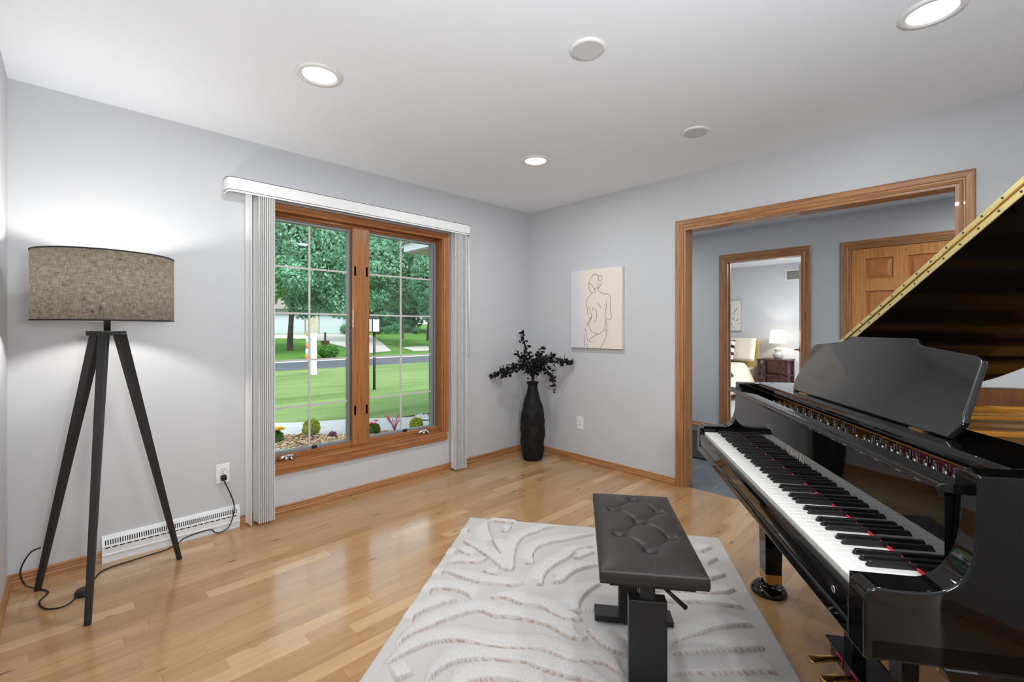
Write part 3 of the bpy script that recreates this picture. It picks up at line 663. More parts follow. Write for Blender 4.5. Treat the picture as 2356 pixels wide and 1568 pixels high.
# ------------------------------------------------------------------ carved rug
def rug():
    O = np.array([1.815, 2.232]); Kd = np.array([-.8215, -.570]); Td = np.array([.570, -.8215]); LK, LT = 1.95, 1.48
    st = .0055; nk, nt_ = int(LK / st), int(LT / st)
    K_, T_ = np.meshgrid(np.linspace(0, LK, nk), np.linspace(0, LT, nt_), indexing='ij')
    X = O[0] + Kd[0] * K_ + Td[0] * T_; Y = O[1] + Kd[1] * K_ + Td[1] * T_
    LNS = ['690,168 700,225 725,285 755,330', '697,168 750,170 830,180', '755,215 785,220 803,200 805,185', '1040,198 990,200 930,222 870,245 835,285 822,340 818,395 800,410 760,400', '565,265 640,310 700,350 760,400',
           '1225,228 1100,258 1000,275 935,300 912,340 915,375 870,375', '1215,290 1130,312 1095,345 1040,375 990,410 965,450 960,480 925,478', '1225,320 1180,335 1140,352 1110,345', '1235,385 1150,405 1100,430 1060,465 1010,468',
           '1250,475 1195,510 1150,560 1140,600 1145,615 1085,610', '600,205 590,225', '540,305 523,330', '540,305 570,325 610,340', '490,378 560,370 640,372 680,358 688,350', '665,412 700,428 745,432', '480,412 560,445 640,468 740,480 820,485 872,470', '480,408 455,435',
           '690,543 780,548 850,575 950,590 1000,620 1060,648 1110,655 1165,655', '610,548 570,520 500,505 425,502 400,525', '540,555 470,575 400,600 340,630 315,660',
           '240,780 300,735 380,700 460,665 530,640 600,618 660,612 720,635 800,640 880,655 950,670 1010,695 1060,725 1110,745 1165,752 1180,730', '180,880 250,840 330,800 420,768 520,755 600,765 690,785 760,795 840,798 940,800 1020,825 1090,855 1200,862 1260,870 1310,900 1370,930',
           '390,958 450,905 530,865 610,850 700,850 800,860 880,868 930,890 1000,910 1080,935 1150,948 1240,975 1330,1020', '240,955 290,930 325,915', '1175,700 1230,760 1300,805 1380,830', '1740,320 1800,297', '1775,380 1825,352', '1790,455 1865,432', '1500,515 1600,520 1700,520 1780,528 1860,522 1915,505',
           '1500,560 1620,565 1760,570 1850,580 1950,595', '1610,775 1650,755 1720,730 1800,700 1900,685 2000,682', '1600,820 1700,815 1850,805 2000,800 2055,795', '1600,930 1680,915 1800,920 1900,915 2060,912 2120,918', '520,1010 600,965 700,945 800,955 900,985 1000,1010']
    H = np.zeros_like(X); E_ = np.zeros_like(X)
    # scalloped offset
    scal = .0016 * np.abs(np.sin(K_ * 90 + 3 * np.sin(T_ * 30)))
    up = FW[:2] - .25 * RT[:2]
    for s in LNS:
        P = []
        for w_ in s.split():
            a, b = map(float, w_.split(',')); p = at_z(800 + a / 2.142, 1120 + b / 2.142, .012); P.append(p[:2])
        P = np.array([q[:2] for q in smooth_path([(*p, 0) for p in P], 5)])
        best = np.full(X.shape, 9.0); sg = np.zeros(X.shape)
        mn = P.min(0) - .12; mx = P.max(0) + .12; msk = (X > mn[0]) & (X < mx[0]) & (Y > mn[1]) & (Y < mx[1])
        if not msk.any(): continue
        xs, ys = X[msk], Y[msk]; bb = np.full(xs.shape, 9.0); ss = np.zeros(xs.shape); ee = np.zeros(xs.shape)
        N = len(P) - 1
        for i in range(N):
            d = P[i + 1] - P[i]; L2 = d @ d
            if L2 < 1e-10: continue
            tt = ((xs - P[i][0]) * d[0] + (ys - P[i][1]) * d[1]) / L2
            tc = np.clip(tt, 0, 1); dx = xs - P[i][0] - tc * d[0]; dy = ys - P[i][1] - tc * d[1]; di = np.hypot(dx, dy)
            nv = np.array([-d[1], d[0]]) / math.sqrt(L2)
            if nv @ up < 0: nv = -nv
            sd = dx * nv[0] + dy * nv[1]; m_ = di < bb
            bb[m_] = di[m_]; ss[m_] = np.sign(sd)[m_]
            al = (i + tc) / N; ee[m_] = (np.minimum(al, 1 - al) * 6)[m_]
        wd = .075 * np.clip(ee, .0, 1) + .008
        dist = bb * ss + scal[msk] * .0
        h = np.clip((dist + .002) / .004, 0, 1) * np.clip(1.15 - dist / wd, 0, 1) ** .6
        tip = np.clip(ee * 3 + .25, 0, 1)
        H[msk] = np.maximum(H[msk], h * tip)
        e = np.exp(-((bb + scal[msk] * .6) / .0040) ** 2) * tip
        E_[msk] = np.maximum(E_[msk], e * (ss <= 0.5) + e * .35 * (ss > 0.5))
    nz = np.sin(K_ * 800) * .0004
    Z = .006 + H * .015 + nz + rng.normal(0, .0004, X.shape)
    ed = np.minimum(np.minimum(K_, LK - K_), np.minimum(T_, LT - T_)); Z *= np.clip(ed / .008, 0, 1) ** .5; Z = np.maximum(Z, .0005)
    co = np.stack([X.ravel(), Y.ravel(), Z.ravel()], 1)
    idx = np.arange(nk * nt_).reshape(nk, nt_); f = np.stack([idx[:-1, :-1], idx[1:, :-1], idx[1:, 1:], idx[:-1, 1:]], -1).reshape(-1, 4)
    me = bpy.data.meshes.new('area_rug'); me.vertices.add(len(co)); me.vertices.foreach_set('co', co.ravel())
    me.loops.add(f.size); me.loops.foreach_set('vertex_index', f.ravel()); me.polygons.add(len(f)); me.polygons.foreach_set('loop_start', np.arange(0, f.size, 4)); me.polygons.foreach_set('loop_total', np.full(len(f), 4))
    me.update(); me.validate(); me.polygons.foreach_set('use_smooth', [True] * len(me.polygons))
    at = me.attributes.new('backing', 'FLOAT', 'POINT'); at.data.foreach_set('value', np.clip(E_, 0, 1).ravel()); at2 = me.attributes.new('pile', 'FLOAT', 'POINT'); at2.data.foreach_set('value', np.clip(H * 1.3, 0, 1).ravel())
    m = mat('carved_pile', (214, 210, 206), .95, spec=.1); t = NT(m)
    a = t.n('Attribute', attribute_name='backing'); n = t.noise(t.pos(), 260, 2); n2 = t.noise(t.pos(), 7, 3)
    c = t.ramp(n, [(.3, (190, 187, 184)), (.6, (216, 213, 210))]); c = t.mix(t.math('MULTIPLY', n2, .25), c, (196, 188, 184)); pl_ = t.n('Attribute', attribute_name='pile'); ribs = t.noise(t.mapping(t.pos(), (60, 60, 1), rot=(0, 0, R(34))), 3, 2); low = t.mix(ribs, (202, 198, 195), (184, 179, 175)); c = t.mix(pl_.outputs['Fac'], low, c)  # low areas painted darker in place of missing relief shade
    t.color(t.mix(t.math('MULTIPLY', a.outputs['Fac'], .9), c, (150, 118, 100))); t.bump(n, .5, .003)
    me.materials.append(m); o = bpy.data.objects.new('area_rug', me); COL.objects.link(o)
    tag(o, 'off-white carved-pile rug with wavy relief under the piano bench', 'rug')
    # fix winding so that normals face up
    if me.polygons[0].normal.z < 0: me.flip_normals()
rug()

# ------------------------------------------------------------------ piano bench
KX = np.array([-.797, -.604, 0]); KY = np.array([.604, -.797, 0])   # long axis toward the camera, width axis toward the piano
BC = np.array([1.488, .851, 0]); BL, BW = .645, .312
be = empty('piano_bench', tuple(BC), math.atan2(KX[1], KX[0])); tag(be, 'adjustable piano bench with a button-tufted dark leather seat on black metal posts', 'bench')
def bloc(p): q = p - BC; return (q @ KX, q @ (-KY) * -1)   # local x along KX
# local frame: x = KX, y = rot90(KX) = (.604,-.797) = KY
BTN = [(1403, 67), (1306, 115), (1530, 128), (1435, 178), (1336, 238), (1590, 253), (1487, 322)]
bl = []
for a, b in BTN:
    p = at_z(800 + a / 2.142, 1120 + b / 2.142, .478); q = p - BC; bl.append((q @ KX, q @ KY))
def seat():
    nx, ny = 150, 76; xs = np.linspace(-1, 1, nx); ys = np.linspace(-1, 1, ny); Xn, Yn = np.meshgrid(xs, ys, indexing='ij')
    X = Xn * BL / 2; Y = Yn * BW / 2
    z = .478 + .015 * (1 - np.abs(Xn) ** 6) * (1 - np.abs(Yn) ** 4) ** .8
    rr = np.maximum(np.abs(Xn) ** 24, np.abs(Yn) ** 14); z -= .003 * rr
    for bx, by in bl:
        d = np.hypot(X - bx, Y - by); z -= .013 * np.exp(-(d / .016) ** 2) + .007 * np.exp(-(d / .04) ** 2)
    seg = [(0, 1), (0, 2), (1, 3), (2, 3), (3, 4), (3, 5), (4, 6), (5, 6)]
    cx = bl[0][1]
    lines = [(bl[a], bl[b]) for a, b in seg] + [(bl[6], (BL / 2, bl[6][1] + .0)), (bl[0], (-BL / 2, bl[0][1]))]
    for k, (p, q) in enumerate(lines):
        p, q = np.array(p), np.array(q); dv = q - p; L2 = dv @ dv; t = np.clip(((X - p[0]) * dv[0] + (Y - p[1]) * dv[1]) / L2, 0, 1)
        bow = .010 * np.sin(np.pi * t) * (1 if k < 8 else 0)
        nv = np.array([-dv[1], dv[0]]) / math.sqrt(L2)
        d = np.hypot(X - p[0] - t * dv[0] - nv[0] * bow, Y - p[1] - t * dv[1] - nv[1] * bow)
        z -= (.0035 if k < 8 else .0012) * np.exp(-(d / .0045) ** 2) + (.003 * np.exp(-(d / .02) ** 2) if k < 8 else 0)
    mb = MB(); vs = list(zip(X.ravel(), Y.ravel(), z.ravel())); idx = lambda i, j: i * ny + j
    fs = [(idx(i, j), idx(i + 1, j), idx(i + 1, j + 1), idx(i, j + 1)) for i in range(nx - 1) for j in range(ny - 1)]
    ring = [idx(i, 0) for i in range(nx)] + [idx(nx - 1, j) for j in range(1, ny)] + [idx(i, ny - 1) for i in range(nx - 2, -1, -1)] + [idx(0, j) for j in range(ny - 2, 0, -1)]
    o = len(vs); n = len(ring); add = []
    for sc, zz in ((1.006, .472), (1.008, .450), (1.0, .437)):
        for r in ring: v = vs[r]; add.append((v[0] * sc, v[1] * (1 + (sc - 1) * 2), zz))
    vs += add; prev = ring
    for k in range(3):
        cur = [o + k * n + i for i in range(n)]
        fs += [(prev[i], prev[(i + 1) % n], cur[(i + 1) % n], cur[i]) for i in range(n)]; prev = cur
    fs.append(tuple(prev)); mb.add(vs, fs, True); mb.sm[-1] = False
    return mb.build('seat', M['leather'], be)
st = seat()
for bx, by in bl: MB().lathe([(.0095, .469), (.0095, .4725), (.007, .4755), (.002, .4765)], (bx, by, -.002), 16).build('button', M['leather'], st)
B(-BL / 2 + .03, BL / 2 - .03, -BW / 2 + .03, BW / 2 - .03, .416, .440).build('seat_frame', M['blackm'], be)
for sx in (-.185, .185):
    B(sx - .024, sx + .024, -.06, .06, .034, .328).build('outer_column', M['blackm'], be, bevel=.003)
    B(sx - .014, sx + .014, -.024, .024, .30, .418).build('inner_column', M['blackm'], be, bevel=.002)
    fx = -.2035 if sx < 0 else .245
    f = MB().box(fx - .04, fx + .04, -.155, .155, .012, .036).build('foot_bar', M['blackm'], be, bevel=.004)
    for sy in (-.14, .14): B(fx - .03, fx + .03, sy - .015, sy + .015, .004, .016).build('rubber_pad', cordm, f)
B(-.165, .165, -.02, .02, .30, .312).build('cross_link', M['blackm'], be)
mb = MB(); mb.tube([(.20, -.02, .424), (.20, .02, .400), (.20, .05, .372)], .004, 8); mb.tube([(.20, .045, .376), (.20, .118, .312)], [.005, .008], 10)
mb.build('lift_lever', M['blackm'], be)

# ------------------------------------------------------------------ grand piano (local x = bass to treble, y = toward the tail)
pn = empty('grand_piano', (2.073, .855, 0), R(-145.616)); tag(pn, 'polished black grand piano with its lid raised and music desk up', 'piano')
bk = M['black']
arm = [(-.015, .625), (-.015, .722), (-.012, .738), (-.004, .747), (.010, .751), (.06, .751), (.095, .754), (.118, .765), (.135, .783), (.146, .808), (.151, .845), (.153, .90), (.154, .955), (.305, .955), (.305, .625)]
arm = [(-.015, .625)] + [tuple(p[:2]) for p in smooth_path([(*p, 0) for p in arm[1:13]], 4)] + arm[13:]
for u0, u1 in ((-.082, -.03), (1.25, 1.305)):
    MB().prism(arm, u0, u1, lambda a, b, h: (h, a, b)).build('cheek', bk, pn, bevel=.005, seg=4)
outl = [(-.082, .306), (-.082, .6), (-.082, 1.0), (-.082, 1.2), (-.06, 1.36), (.03, 1.45), (.18, 1.475), (.36, 1.44), (.52, 1.32), (.66, 1.14), (.80, .99), (1.0, .88), (1.17, .78), (1.27, .64), (1.303, .50), (1.305, .40), (1.305, .306)]
outp = [p[:2] for p in smooth_path([(*p, 0) for p in outl], 6)]
def offset(path, d):
    out = []
    for i, p in enumerate(path):
        a = path[max(i - 1, 0)]; b = path[min(i + 1, len(path) - 1)]; t = (b - a) / np.linalg.norm(b - a); out.append(p + np.array([t[1], -t[0]]) * d)
    return out
inp = offset(outp, .05)
rim = MB(); n = len(outp)
rim.v = [(*p, z) for z in (.625, .955) for p in outp] + [(*p, z) for z in (.625, .955) for p in inp]
for i in range(n - 1):
    rim.f += [(i, i + 1, n + i + 1, n + i), (2 * n + i, 3 * n + i, 3 * n + i + 1, 2 * n + i + 1), (n + i, n + i + 1, 3 * n + i + 1, 3 * n + i), (i, 2 * n + i, 2 * n + i + 1, i + 1)]
    rim.sm += [True, True, False, False]
rim.build('rim', bk, pn, bevel=.003)
ir = offset(outp, .0515); il = MB(); il.v = [(*p, z) for z in (.80, .953) for p in ir]; il.f = [(i, i + 1, n + i + 1, n + i) for i in range(n - 1)]; il.sm = [True] * (n - 1)
q2 = offset(outp, .0505); o_ = len(il.v); il.v += [(*p, z) for z in (.80, .953) for p in q2]; il.f += [(o_ + i, o_ + i + 1, o_ + n + i + 1, o_ + n + i) for i in range(n - 1)] + [(n + i, n + i + 1, o_ + n + i + 1, o_ + n + i) for i in range(n - 1)]; il.sm += [True] * (2 * n - 2)
il.build('inner_rim', M['inrim'], pn)
ss = MB().prism([tuple(p) for p in offset(outp, .052)], .795, .805).build('soundboard', M['soundb'], pn)
MB().prism([(-.082, -.003), (1.305, -.003), (1.305, .45), (-.082, .45)], .627, .66).build('keybed', bk, pn)
# key slip with rounded front
sl_ = [(-.012, .664), (-.014, .700), (-.012, .712), (-.007, .717), (-.001, .717), (-.001, .664)]
MB().prism(sl_, -.028, 1.248, lambda a, b, h: (h, a, b)).build('key_slip', bk, pn, bevel=.0015)
kb = [(-.015, .632), (-.015, .655), (-.010, .660), (0, .660), (0, .627), (-.010, .627)]
MB().prism(kb, -.03, 1.25, lambda a, b, h: (h, a, b)).build('keybed_moulding', bk, pn, bevel=.002)
MB().lathe([(.006, 0), (.0075, .001), (.006, .002), (.003, .0015)], (0, 0, 0), 20, frm=lambda p: (p[0], -p[2], p[1])).build('lock_escutcheon', M['chrome'], pn).location = (1.20, -.0145, .688)
for a, b in ((-.030, -.003), (1.228, 1.25)): B(a, b, -.002, .138, .70, .742).build('key_block', bk, pn, bevel=.002)
MB().box(-.03, 1.25, 0, .3, .66, .70).build('key_frame', M['dark'], pn)
# keys
wk = MB(); wk.box(0, .0226, 0, .158, .712, .730); wko = wk.build('white_key', M['ivory'], pn, bevel=.0012)
kp = 1.2251 / 52
bkm = MB(); bw_ = .0048
bkm.add([(-bw_, .052, .7295), (bw_, .052, .7295), (bw_, .15, .7295), (-bw_, .15, .7295), (-bw_ * .82, .058, .7415), (bw_ * .82, .058, .7415), (bw_ * .82, .15, .7415), (-bw_ * .82, .15, .7415)],
        [(3, 2, 1, 0), (4, 5, 6, 7), (0, 1, 5, 4), (1, 2, 6, 5), (2, 3, 7, 6), (3, 0, 4, 7)])
bko = bkm.build('black_key', M['ebony'], pn, bevel=.0012)
for i in range(52):
    o = wko if i == 0 else wko.copy()
    if i: COL.objects.link(o); o.parent = pn
    o.location = (i * kp + .0005, 0, 0)
names = 'ABCDEFG'; first = True
for i in range(51):
    if names[i % 7] in 'ACDFG':
        o = bko if first else bko.copy()
        if not first: COL.objects.link(o); o.parent = pn
        first = False; o.location = ((i + 1) * kp + {'A': 0, 'C': -.001, 'D': .001, 'F': -.0015, 'G': 0}[names[i % 7]], 0, 0)
B(-.028, 1.248, .1374, .140, .7300, .7362).build('key_felt', M['red'], pn)
fb = [(.1405, .738), (.165, .738), (.175, .925), (.1400, .925)]
MB().prism([(.1405, .7385), (.165, .7385), (.165, .922), (.1405, .922)], -.0295, 1.2495, lambda a, b, h: (h, a, b)).build('fallboard', bk, pn)
lipp = [(.165, .931), (.128, .932), (.116, .929), (.112, .923), (.116, .917), (.128, .914), (.1405, .912), (.165, .912)]
MB().prism(lipp, -.064, 1.276, lambda a, b, h: (h, a, b)).build('fallboard_lip', bk, pn, bevel=.002, seg=3)
# brass maker's letters on the fallboard
def text_obj(txt, size):
    c = bpy.data.curves.new('txt', 'FONT'); c.body = txt; c.size = size; c.align_x = 'CENTER'; c.extrude = .0003; c.space_character = 1.25; c.resolution_u = 3
    to = bpy.data.objects.new('txt', c); COL.objects.link(to); bpy.context.view_layer.update()
    me = bpy.data.meshes.new_from_object(to); bpy.data.objects.remove(to); return me
lm = text_obj('KAWAI', .033); lm.materials.append(mat('pale_brass_inlay', (190, 178, 160), .4, metal=.3))
lo = bpy.data.objects.new('maker_name', lm); COL.objects.link(lo); lo.parent = pn; lo.location = (.618, .1398, .790); lo.rotation_euler = (R(90), 0, 0)
# interior
MB().prism([(-.028, .17), (1.248, .17), (1.248, .42), (-.028, .42)], .835, .86).build('tuning_pin_bridge', M['gold'], pn)
pl = MB()
pl.prism([tuple(p) for p in offset(outp, .0525)][:int(n * .47)] + [tuple(p) for p in offset(outp, .105)][:int(n * .47)][::-1], .845, .882)
pl.prism([tuple(p) for p in offset(outp, .0525)][int(n * .46):] + [tuple(p) for p in offset(outp, .10)][int(n * .46):][::-1], .845, .870)
pl.build('cast_plate', M['gold'], pn, bevel=.004)
for a, wdt, z1, y1 in ((.085, .05, .872, 1.38), (.20, .028, .878, 1.36), (.33, .07, .866, 1.34), (.50, .030, .880, 1.22), (.66, .06, .868, 1.02), (.86, .030, .880, .86), (1.06, .030, .878, .74)):
    B(a - wdt / 2, a + wdt / 2, .42, y1, .835, z1).build('plate_strut', M['gold'], pn, bevel=.006, seg=3)
stg = MB()
for i in range(90):
    u = .02 + i * 1.2 / 90; y1 = 1.30 if u < .4 else max(.55, 1.3 - (u - .4) * .95); stg.tube([(u, .33, .8665), (u, y1, .864)], .0009, 4)
so = stg.build('strings', mat('string_steel', (188, 170, 140), .3, metal=1), pn); so['kind'] = 'stuff'
pinm = MB(); pinm.lathe([(.0042, .858), (.0042, .878), (.0055, .879), (.0055, .8815), (.0042, .883), (.004, .896), (.003, .898)], (0, 0, 0), 8)
po = pinm.build('tuning_pin', M['steel'], pn); po.scale = (1, 1, 1)
pins = [(.73 + g * .0305, .236 + k * .021 + .004 * (g % 2)) for g in range(15) for k in range(4)] + [(.10 + g * .058, .236 + k * .021 + .004 * (g % 2)) for g in range(10) for k in range(4)]
for i, (a, b) in enumerate(pins):
    o = po if i == 0 else po.copy()
    if i: COL.objects.link(o); o.parent = pn
    o.location = (a, b, 0)
MB().prism([(.72, .33), (1.16, .315), (1.05, .365), (.78, .40)], .86, .868).build('string_felt', M['pink'], pn)
dm = MB()
for i in range(60): dm.box(.03 + i * .02, .043 + i * .02, .44, .475, .867, .885)
dm.build('damper_felts', mat('damper_felt', (24, 22, 22), .8), pn)['kind'] = 'stuff'
# music desk tray and desk
MB().prism([(.230, .932), (.232, .948), (.242, .956), (.41, .956), (.41, .936), (.242, .924), (.233, .926)], -.028, 1.248, lambda a, b, h: (h, a, b)).build('desk_tray', bk, pn, bevel=.0015)
LE = R(22.5)
def dk(a, b, h): return (.612 + a, .288 + math.sin(LE) * b + math.cos(LE) * h, .958 + math.cos(LE) * b - math.sin(LE) * h)
dp = [(-.402, 0), (-.425, .025), (-.415, .06), (-.412, .12), (-.418, .178), (-.405, .195), (-.39, .2), (-.21, .216), (-.185, .222), (-.165, .237), (.165, .237), (.185, .222), (.21, .216), (.39, .2), (.405, .195), (.418, .178), (.438, .06), (.442, .042), (.43, .03), (.412, 0)]
dp = [(-.408, 0), (-.424, .032), (-.427, .048), (-.424, .062), (-.408, .178), (-.402, .192), (-.385, .2), (-.205, .216), (-.185, .222), (-.165, .237), (.165, .237), (.185, .222), (.205, .216), (.385, .2), (.402, .192), (.408, .178), (.428, .062), (.434, .046), (.430, .032), (.412, 0)]
MB().prism(dp, 0, .017, dk).build('music_desk', M['deskm'], pn, bevel=.006, seg=4)
MB().beam((.612, .42, .957), dk(0, .17, .012), .03, .03, (1, 0, 0), .008, .008).build('desk_prop', bk, pn)
for a in (.30, .93): B(a - .025, a + .025, .285, .30, .9555, .959).build('desk_hinge', M['brass'], pn)
# lid, folded front flap, hinge
LA = R(26.1)
def ld(a, b, h): return (-.082 + a * math.cos(LA) - h * math.sin(LA), b, .935 + a * math.sin(LA) + h * math.cos(LA))
lo_ = [(.056, .42), (.056, .96), (.06, 1.005), (.075, 1.035), (.10, 1.05), (.155, 1.073), (.20, 1.083), (.28, 1.092), (.45, 1.11), (.62, 1.10), (.85, 1.03), (1.05, .94), (1.25, .86), (1.42, .76), (1.53, .62), (1.565, .50), (1.565, .42)]
lo_ = [tuple(p[:2]) for p in smooth_path([(*p, 0) for p in lo_], 5)]
MB().prism(lo_, .0, .018, ld).build('lid', M['lidm'], pn, bevel=.003, seg=3)
MB().prism([(.03, .42), (1.565, .42), (1.565, .70), (1.5, .735), (.08, .735), (.03, .70)], .021, .037, ld).build('lid_front_flap', bk, pn, bevel=.003)
hg = MB(); hg.prism([(.058, .0012), (1.555, .0012), (1.555, .0165), (.058, .0165)], .4165, .4195, lambda a, b, h: ld(a, h, b)); hg.prism([(.035, .0225), (1.555, .0225), (1.555, .0355), (.035, .0355)], .4165, .4195, lambda a, b, h: ld(a, h, b))
hgo = hg.build('lid_hinge', M['brassh'], pn)
MB().tube([ld(.05, .416, .0195), ld(1.555, .416, .0195)], .0028, 8).build('hinge_pin', M['brass'], hgo)
sc_ = MB()
for i in range(24):
    for hh in (.009, .029):
        c = ld(.075 + i * .062 + (.02 if hh > .02 else 0), .4160, hh); sc_.lathe([(.0028, 0), (.0028, .0008)], c, 8, frm=lambda p: (p[0], -p[2], p[1]))
sc_.build('hinge_screws', M['dark'], hgo)
MB().tube([(1.26, .62, .95), ld(1.30, .55, -.002)], .008, 10).build('lid_prop', bk, pn)
# legs with ferrule and caster
def leg(cx, cy, w0=.078, wt=.088):
    mb = MB(); mb.beam((cx, cy, .108), (cx, cy, .627), w0, wt, (1, 0, 0), w0 * .85, wt * .95); lg = mb.build('leg', bk, pn, bevel=.003)
    MB().beam((cx, cy, .072), (cx, cy, .109), w0 + .001, w0 + .002, (1, 0, 0), w0 * .85 + .001, w0 * .85 + .002).build('ferrule', M['brass'], lg, bevel=.001)
    c = MB(); c.box(cx - .028, cx + .012, cy - .012, cy + .012, .052, .074)
    c.lathe([(.022, -.010), (.024, -.006), (.024, .006), (.022, .010)], (cx - .025, cy, .045), 20, frm=lambda p: (p[0], p[2], p[1]))
    c.build('caster', M['brass'], lg)
leg(-.028, .287); leg(1.235, .285); leg(.35, 1.22)
for a, b in ((-.06, .05), (1.19, 1.305)):
    cb = [(.10, .627), (.115, .60), (.15, .575), (.19, .56), (.35, .56), (.35, .627)]
    MB().prism(cb, a, b, lambda p, q, h: (h, p, q)).build('leg_corbel', bk, pn, bevel=.004)
# pedal lyre
ly = MB(); ly.box(.40, .79, .335, .43, .045, .097); lyo = ly.build('pedal_box', bk, pn, bevel=.006, seg=3)
B(.388, .802, .325, .44, .097, .106).build('pedal_box_cap', bk, lyo, bevel=.003)
for a in (.47, .72): MB().beam((a, .38, .104), (a, .38, .627), .06, .075, (1, 0, 0), .04, .05).build('lyre_post', bk, pn, bevel=.004)
B(.46, .765, .34, .42, .585, .627).build('lyre_top', bk, pn, bevel=.003)
for a, b in ((.50, .47), (.72, .66)): MB().tube([(a, .43, .10), (b, .84, .63)], .005, 10).build('lyre_brace', M['brass'], pn)
for k, a in enumerate((.468, .556, .644)):
    pts = [(a, .36, .072), (a, .31, .072), (a, .275, .066), (a, .25, .060), (a, .24, .058)]
    ws = [.010, .011, .018, .020, .012]; mb = MB(); N = 16
    P = smooth_path(pts, 4); Wd = np.interp(np.linspace(0, 4, len(P)), range(5), ws); vs = []
    for p, w_ in zip(P, Wd):
        for i in range(N): t = 2 * math.pi * i / N; vs.append((p[0] + w_ * math.cos(t), p[1], p[2] + .007 * math.sin(t)))
    fs = [(r * N + i, r * N + (i + 1) % N, (r + 1) * N + (i + 1) % N, (r + 1) * N + i) for r in range(len(P) - 1) for i in range(N)] + [tuple(range(N))[::-1], tuple(range((len(P) - 1) * N, len(P) * N))]
    mb.add(vs, fs, True); mb.build('pedal', M['brass'], pn)
    f = MB(); f.tube([(a - .018, .3335, .058), (a - .018, .3335, .084), (a + .018, .3335, .084), (a + .018, .3335, .058)], .0022, 6, smooth=False); f.build('pedal_felt', M['pink'], lyo)
# caster cups on the floor: things of their own
PM = Matrix.Translation((2.073, .855, 0)) @ Matrix.Rotation(R(-145.616), 4, 'Z')
for lab_, (a, b) in (('black bowl-shaped caster cup under the front left piano leg', (-.055, .288)), ('black caster cup under the front right piano leg', (1.20, .285)), ('black caster cup under the tail leg of the piano', (.315, 1.22))):
    c = MB().lathe([(.030, .021), (.034, .021), (.038, .034), (.046, .040), (.058, .034), (.070, .020), (.075, .008), (.072, .0), (.0, .0), ], (0, 0, 0), 48, cap=False)
    c.lathe([(.0, .021), (.032, .021)], (0, 0, 0), 48, cap=False)
    o = c.build('caster_cup', bk); v = PM @ Vector((a, b, 0)); o.location = v; tag(o, lab_, 'caster cup', 'piano caster cups')

# ------------------------------------------------------------------ bedroom
def cloth_box(x0, x1, y0, y1, z0, z1, amp=.01, n=24, seed=1):
    r = random.Random(seed); mb = MB(); vs = []; idx = {}
    us = np.linspace(-1, 1, n); X, Y = np.meshgrid(us, us, indexing='ij'); e = 5
    h = (1 - np.abs(X) ** e) ** (1 / e) * (1 - np.abs(Y) ** e) ** (1 / e)
    ph = [r.uniform(0, 6) for _ in range(6)]
    wob = np.sin(X * 5 + ph[0] + Y * 3) + np.sin(Y * 9 + ph[1]) * .6 + np.sin((X + Y) * 8 + ph[2]) * .5
    for sgn in (1, -1):
        z = (z0 + z1) / 2 + sgn * (z1 - z0) / 2 * h + amp * wob * h * (1 if sgn > 0 else .2)
        vs += list(zip(((x0 + x1) / 2 + X * (x1 - x0) / 2).ravel(), ((y0 + y1) / 2 + Y * (y1 - y0) / 2).ravel(), z.ravel()))
    f = []
    for o, flip in ((0, 0), (n * n, 1)):
        for i in range(n - 1):
            for j in range(n - 1):
                q = (o + i * n + j, o + (i + 1) * n + j, o + (i + 1) * n + j + 1, o + i * n + j + 1); f.append(q[::-1] if flip else q)
    mb.add(vs, f, True); return mb
linen = noisy('cream_linen', (240, 232, 216), (232, 222, 204), 30, .9, .2, .004)
bed = empty('bed', (8.0, 3.38, 0)); tag(bed, 'bed with a cream duvet and tan upholstered headboard in the far bedroom', 'bed')
B(.98, 1.06, -.66, .75, .0, 1.0).build('headboard', noisy('tan_upholstery', (200, 176, 116), (190, 166, 108), 60, .9), bed, bevel=.02, seg=3)
B(-.95, .98, -.60, .70, .10, .30).build('bed_base', noisy('bed_base', (190, 180, 160), (180, 170, 150), 40, .9), bed, bevel=.01)
B(-.95, .98, -.60, .70, .30, .50).build('mattress', linen, bed, bevel=.04, seg=4)
du = MB(); nn = 40; vs = []
for i in range(nn):
    for j in range(nn):
        u = i / (nn - 1); v = j / (nn - 1); y = -.72 + v * 1.55; x = -1.02 + u * 1.72
        t = max(0, (-.50 - y)) / .22; z = .60 - (t ** 1.5) * .42 + .008 * math.sin(x * 9 + y * 5) + .006 * math.sin(y * 17 + x * 3); fl = .02 * math.sin(x * 14) * min(1, t)
        t2 = max(0, -.85 - x) / .17; z -= t2 ** 1.5 * .4
        vs.append((x, y - fl + (t ** .5 * .0), max(z, .08)))
du.add(vs, [(i * nn + j, (i + 1) * nn + j, (i + 1) * nn + j + 1, i * nn + j + 1) for i in range(nn - 1) for j in range(nn - 1)], True)
d_ = du.build('duvet', linen, bed); s_ = d_.modifiers.new('s', 'SOLIDIFY'); s_.thickness = .03
def pillow(name, loc, w_, h_, t_, rx, m, lab_, seed):
    o = cloth_box(-t_ / 2, t_ / 2, -w_ / 2, w_ / 2, 0, 0).v
    mb = cloth_box(-h_ / 2, h_ / 2, -w_ / 2, w_ / 2, -t_ / 2, t_ / 2, .006, 20, seed); ob = mb.build(name, m); ob.location = loc; ob.rotation_euler = (0, R(rx), 0); tag(ob, lab_, 'pillow'); return ob
pillow('pillow', (8.83, 3.04, .83), .62, .44, .16, -72, linen, 'large cream pillow leaning on the bed headboard', 3)
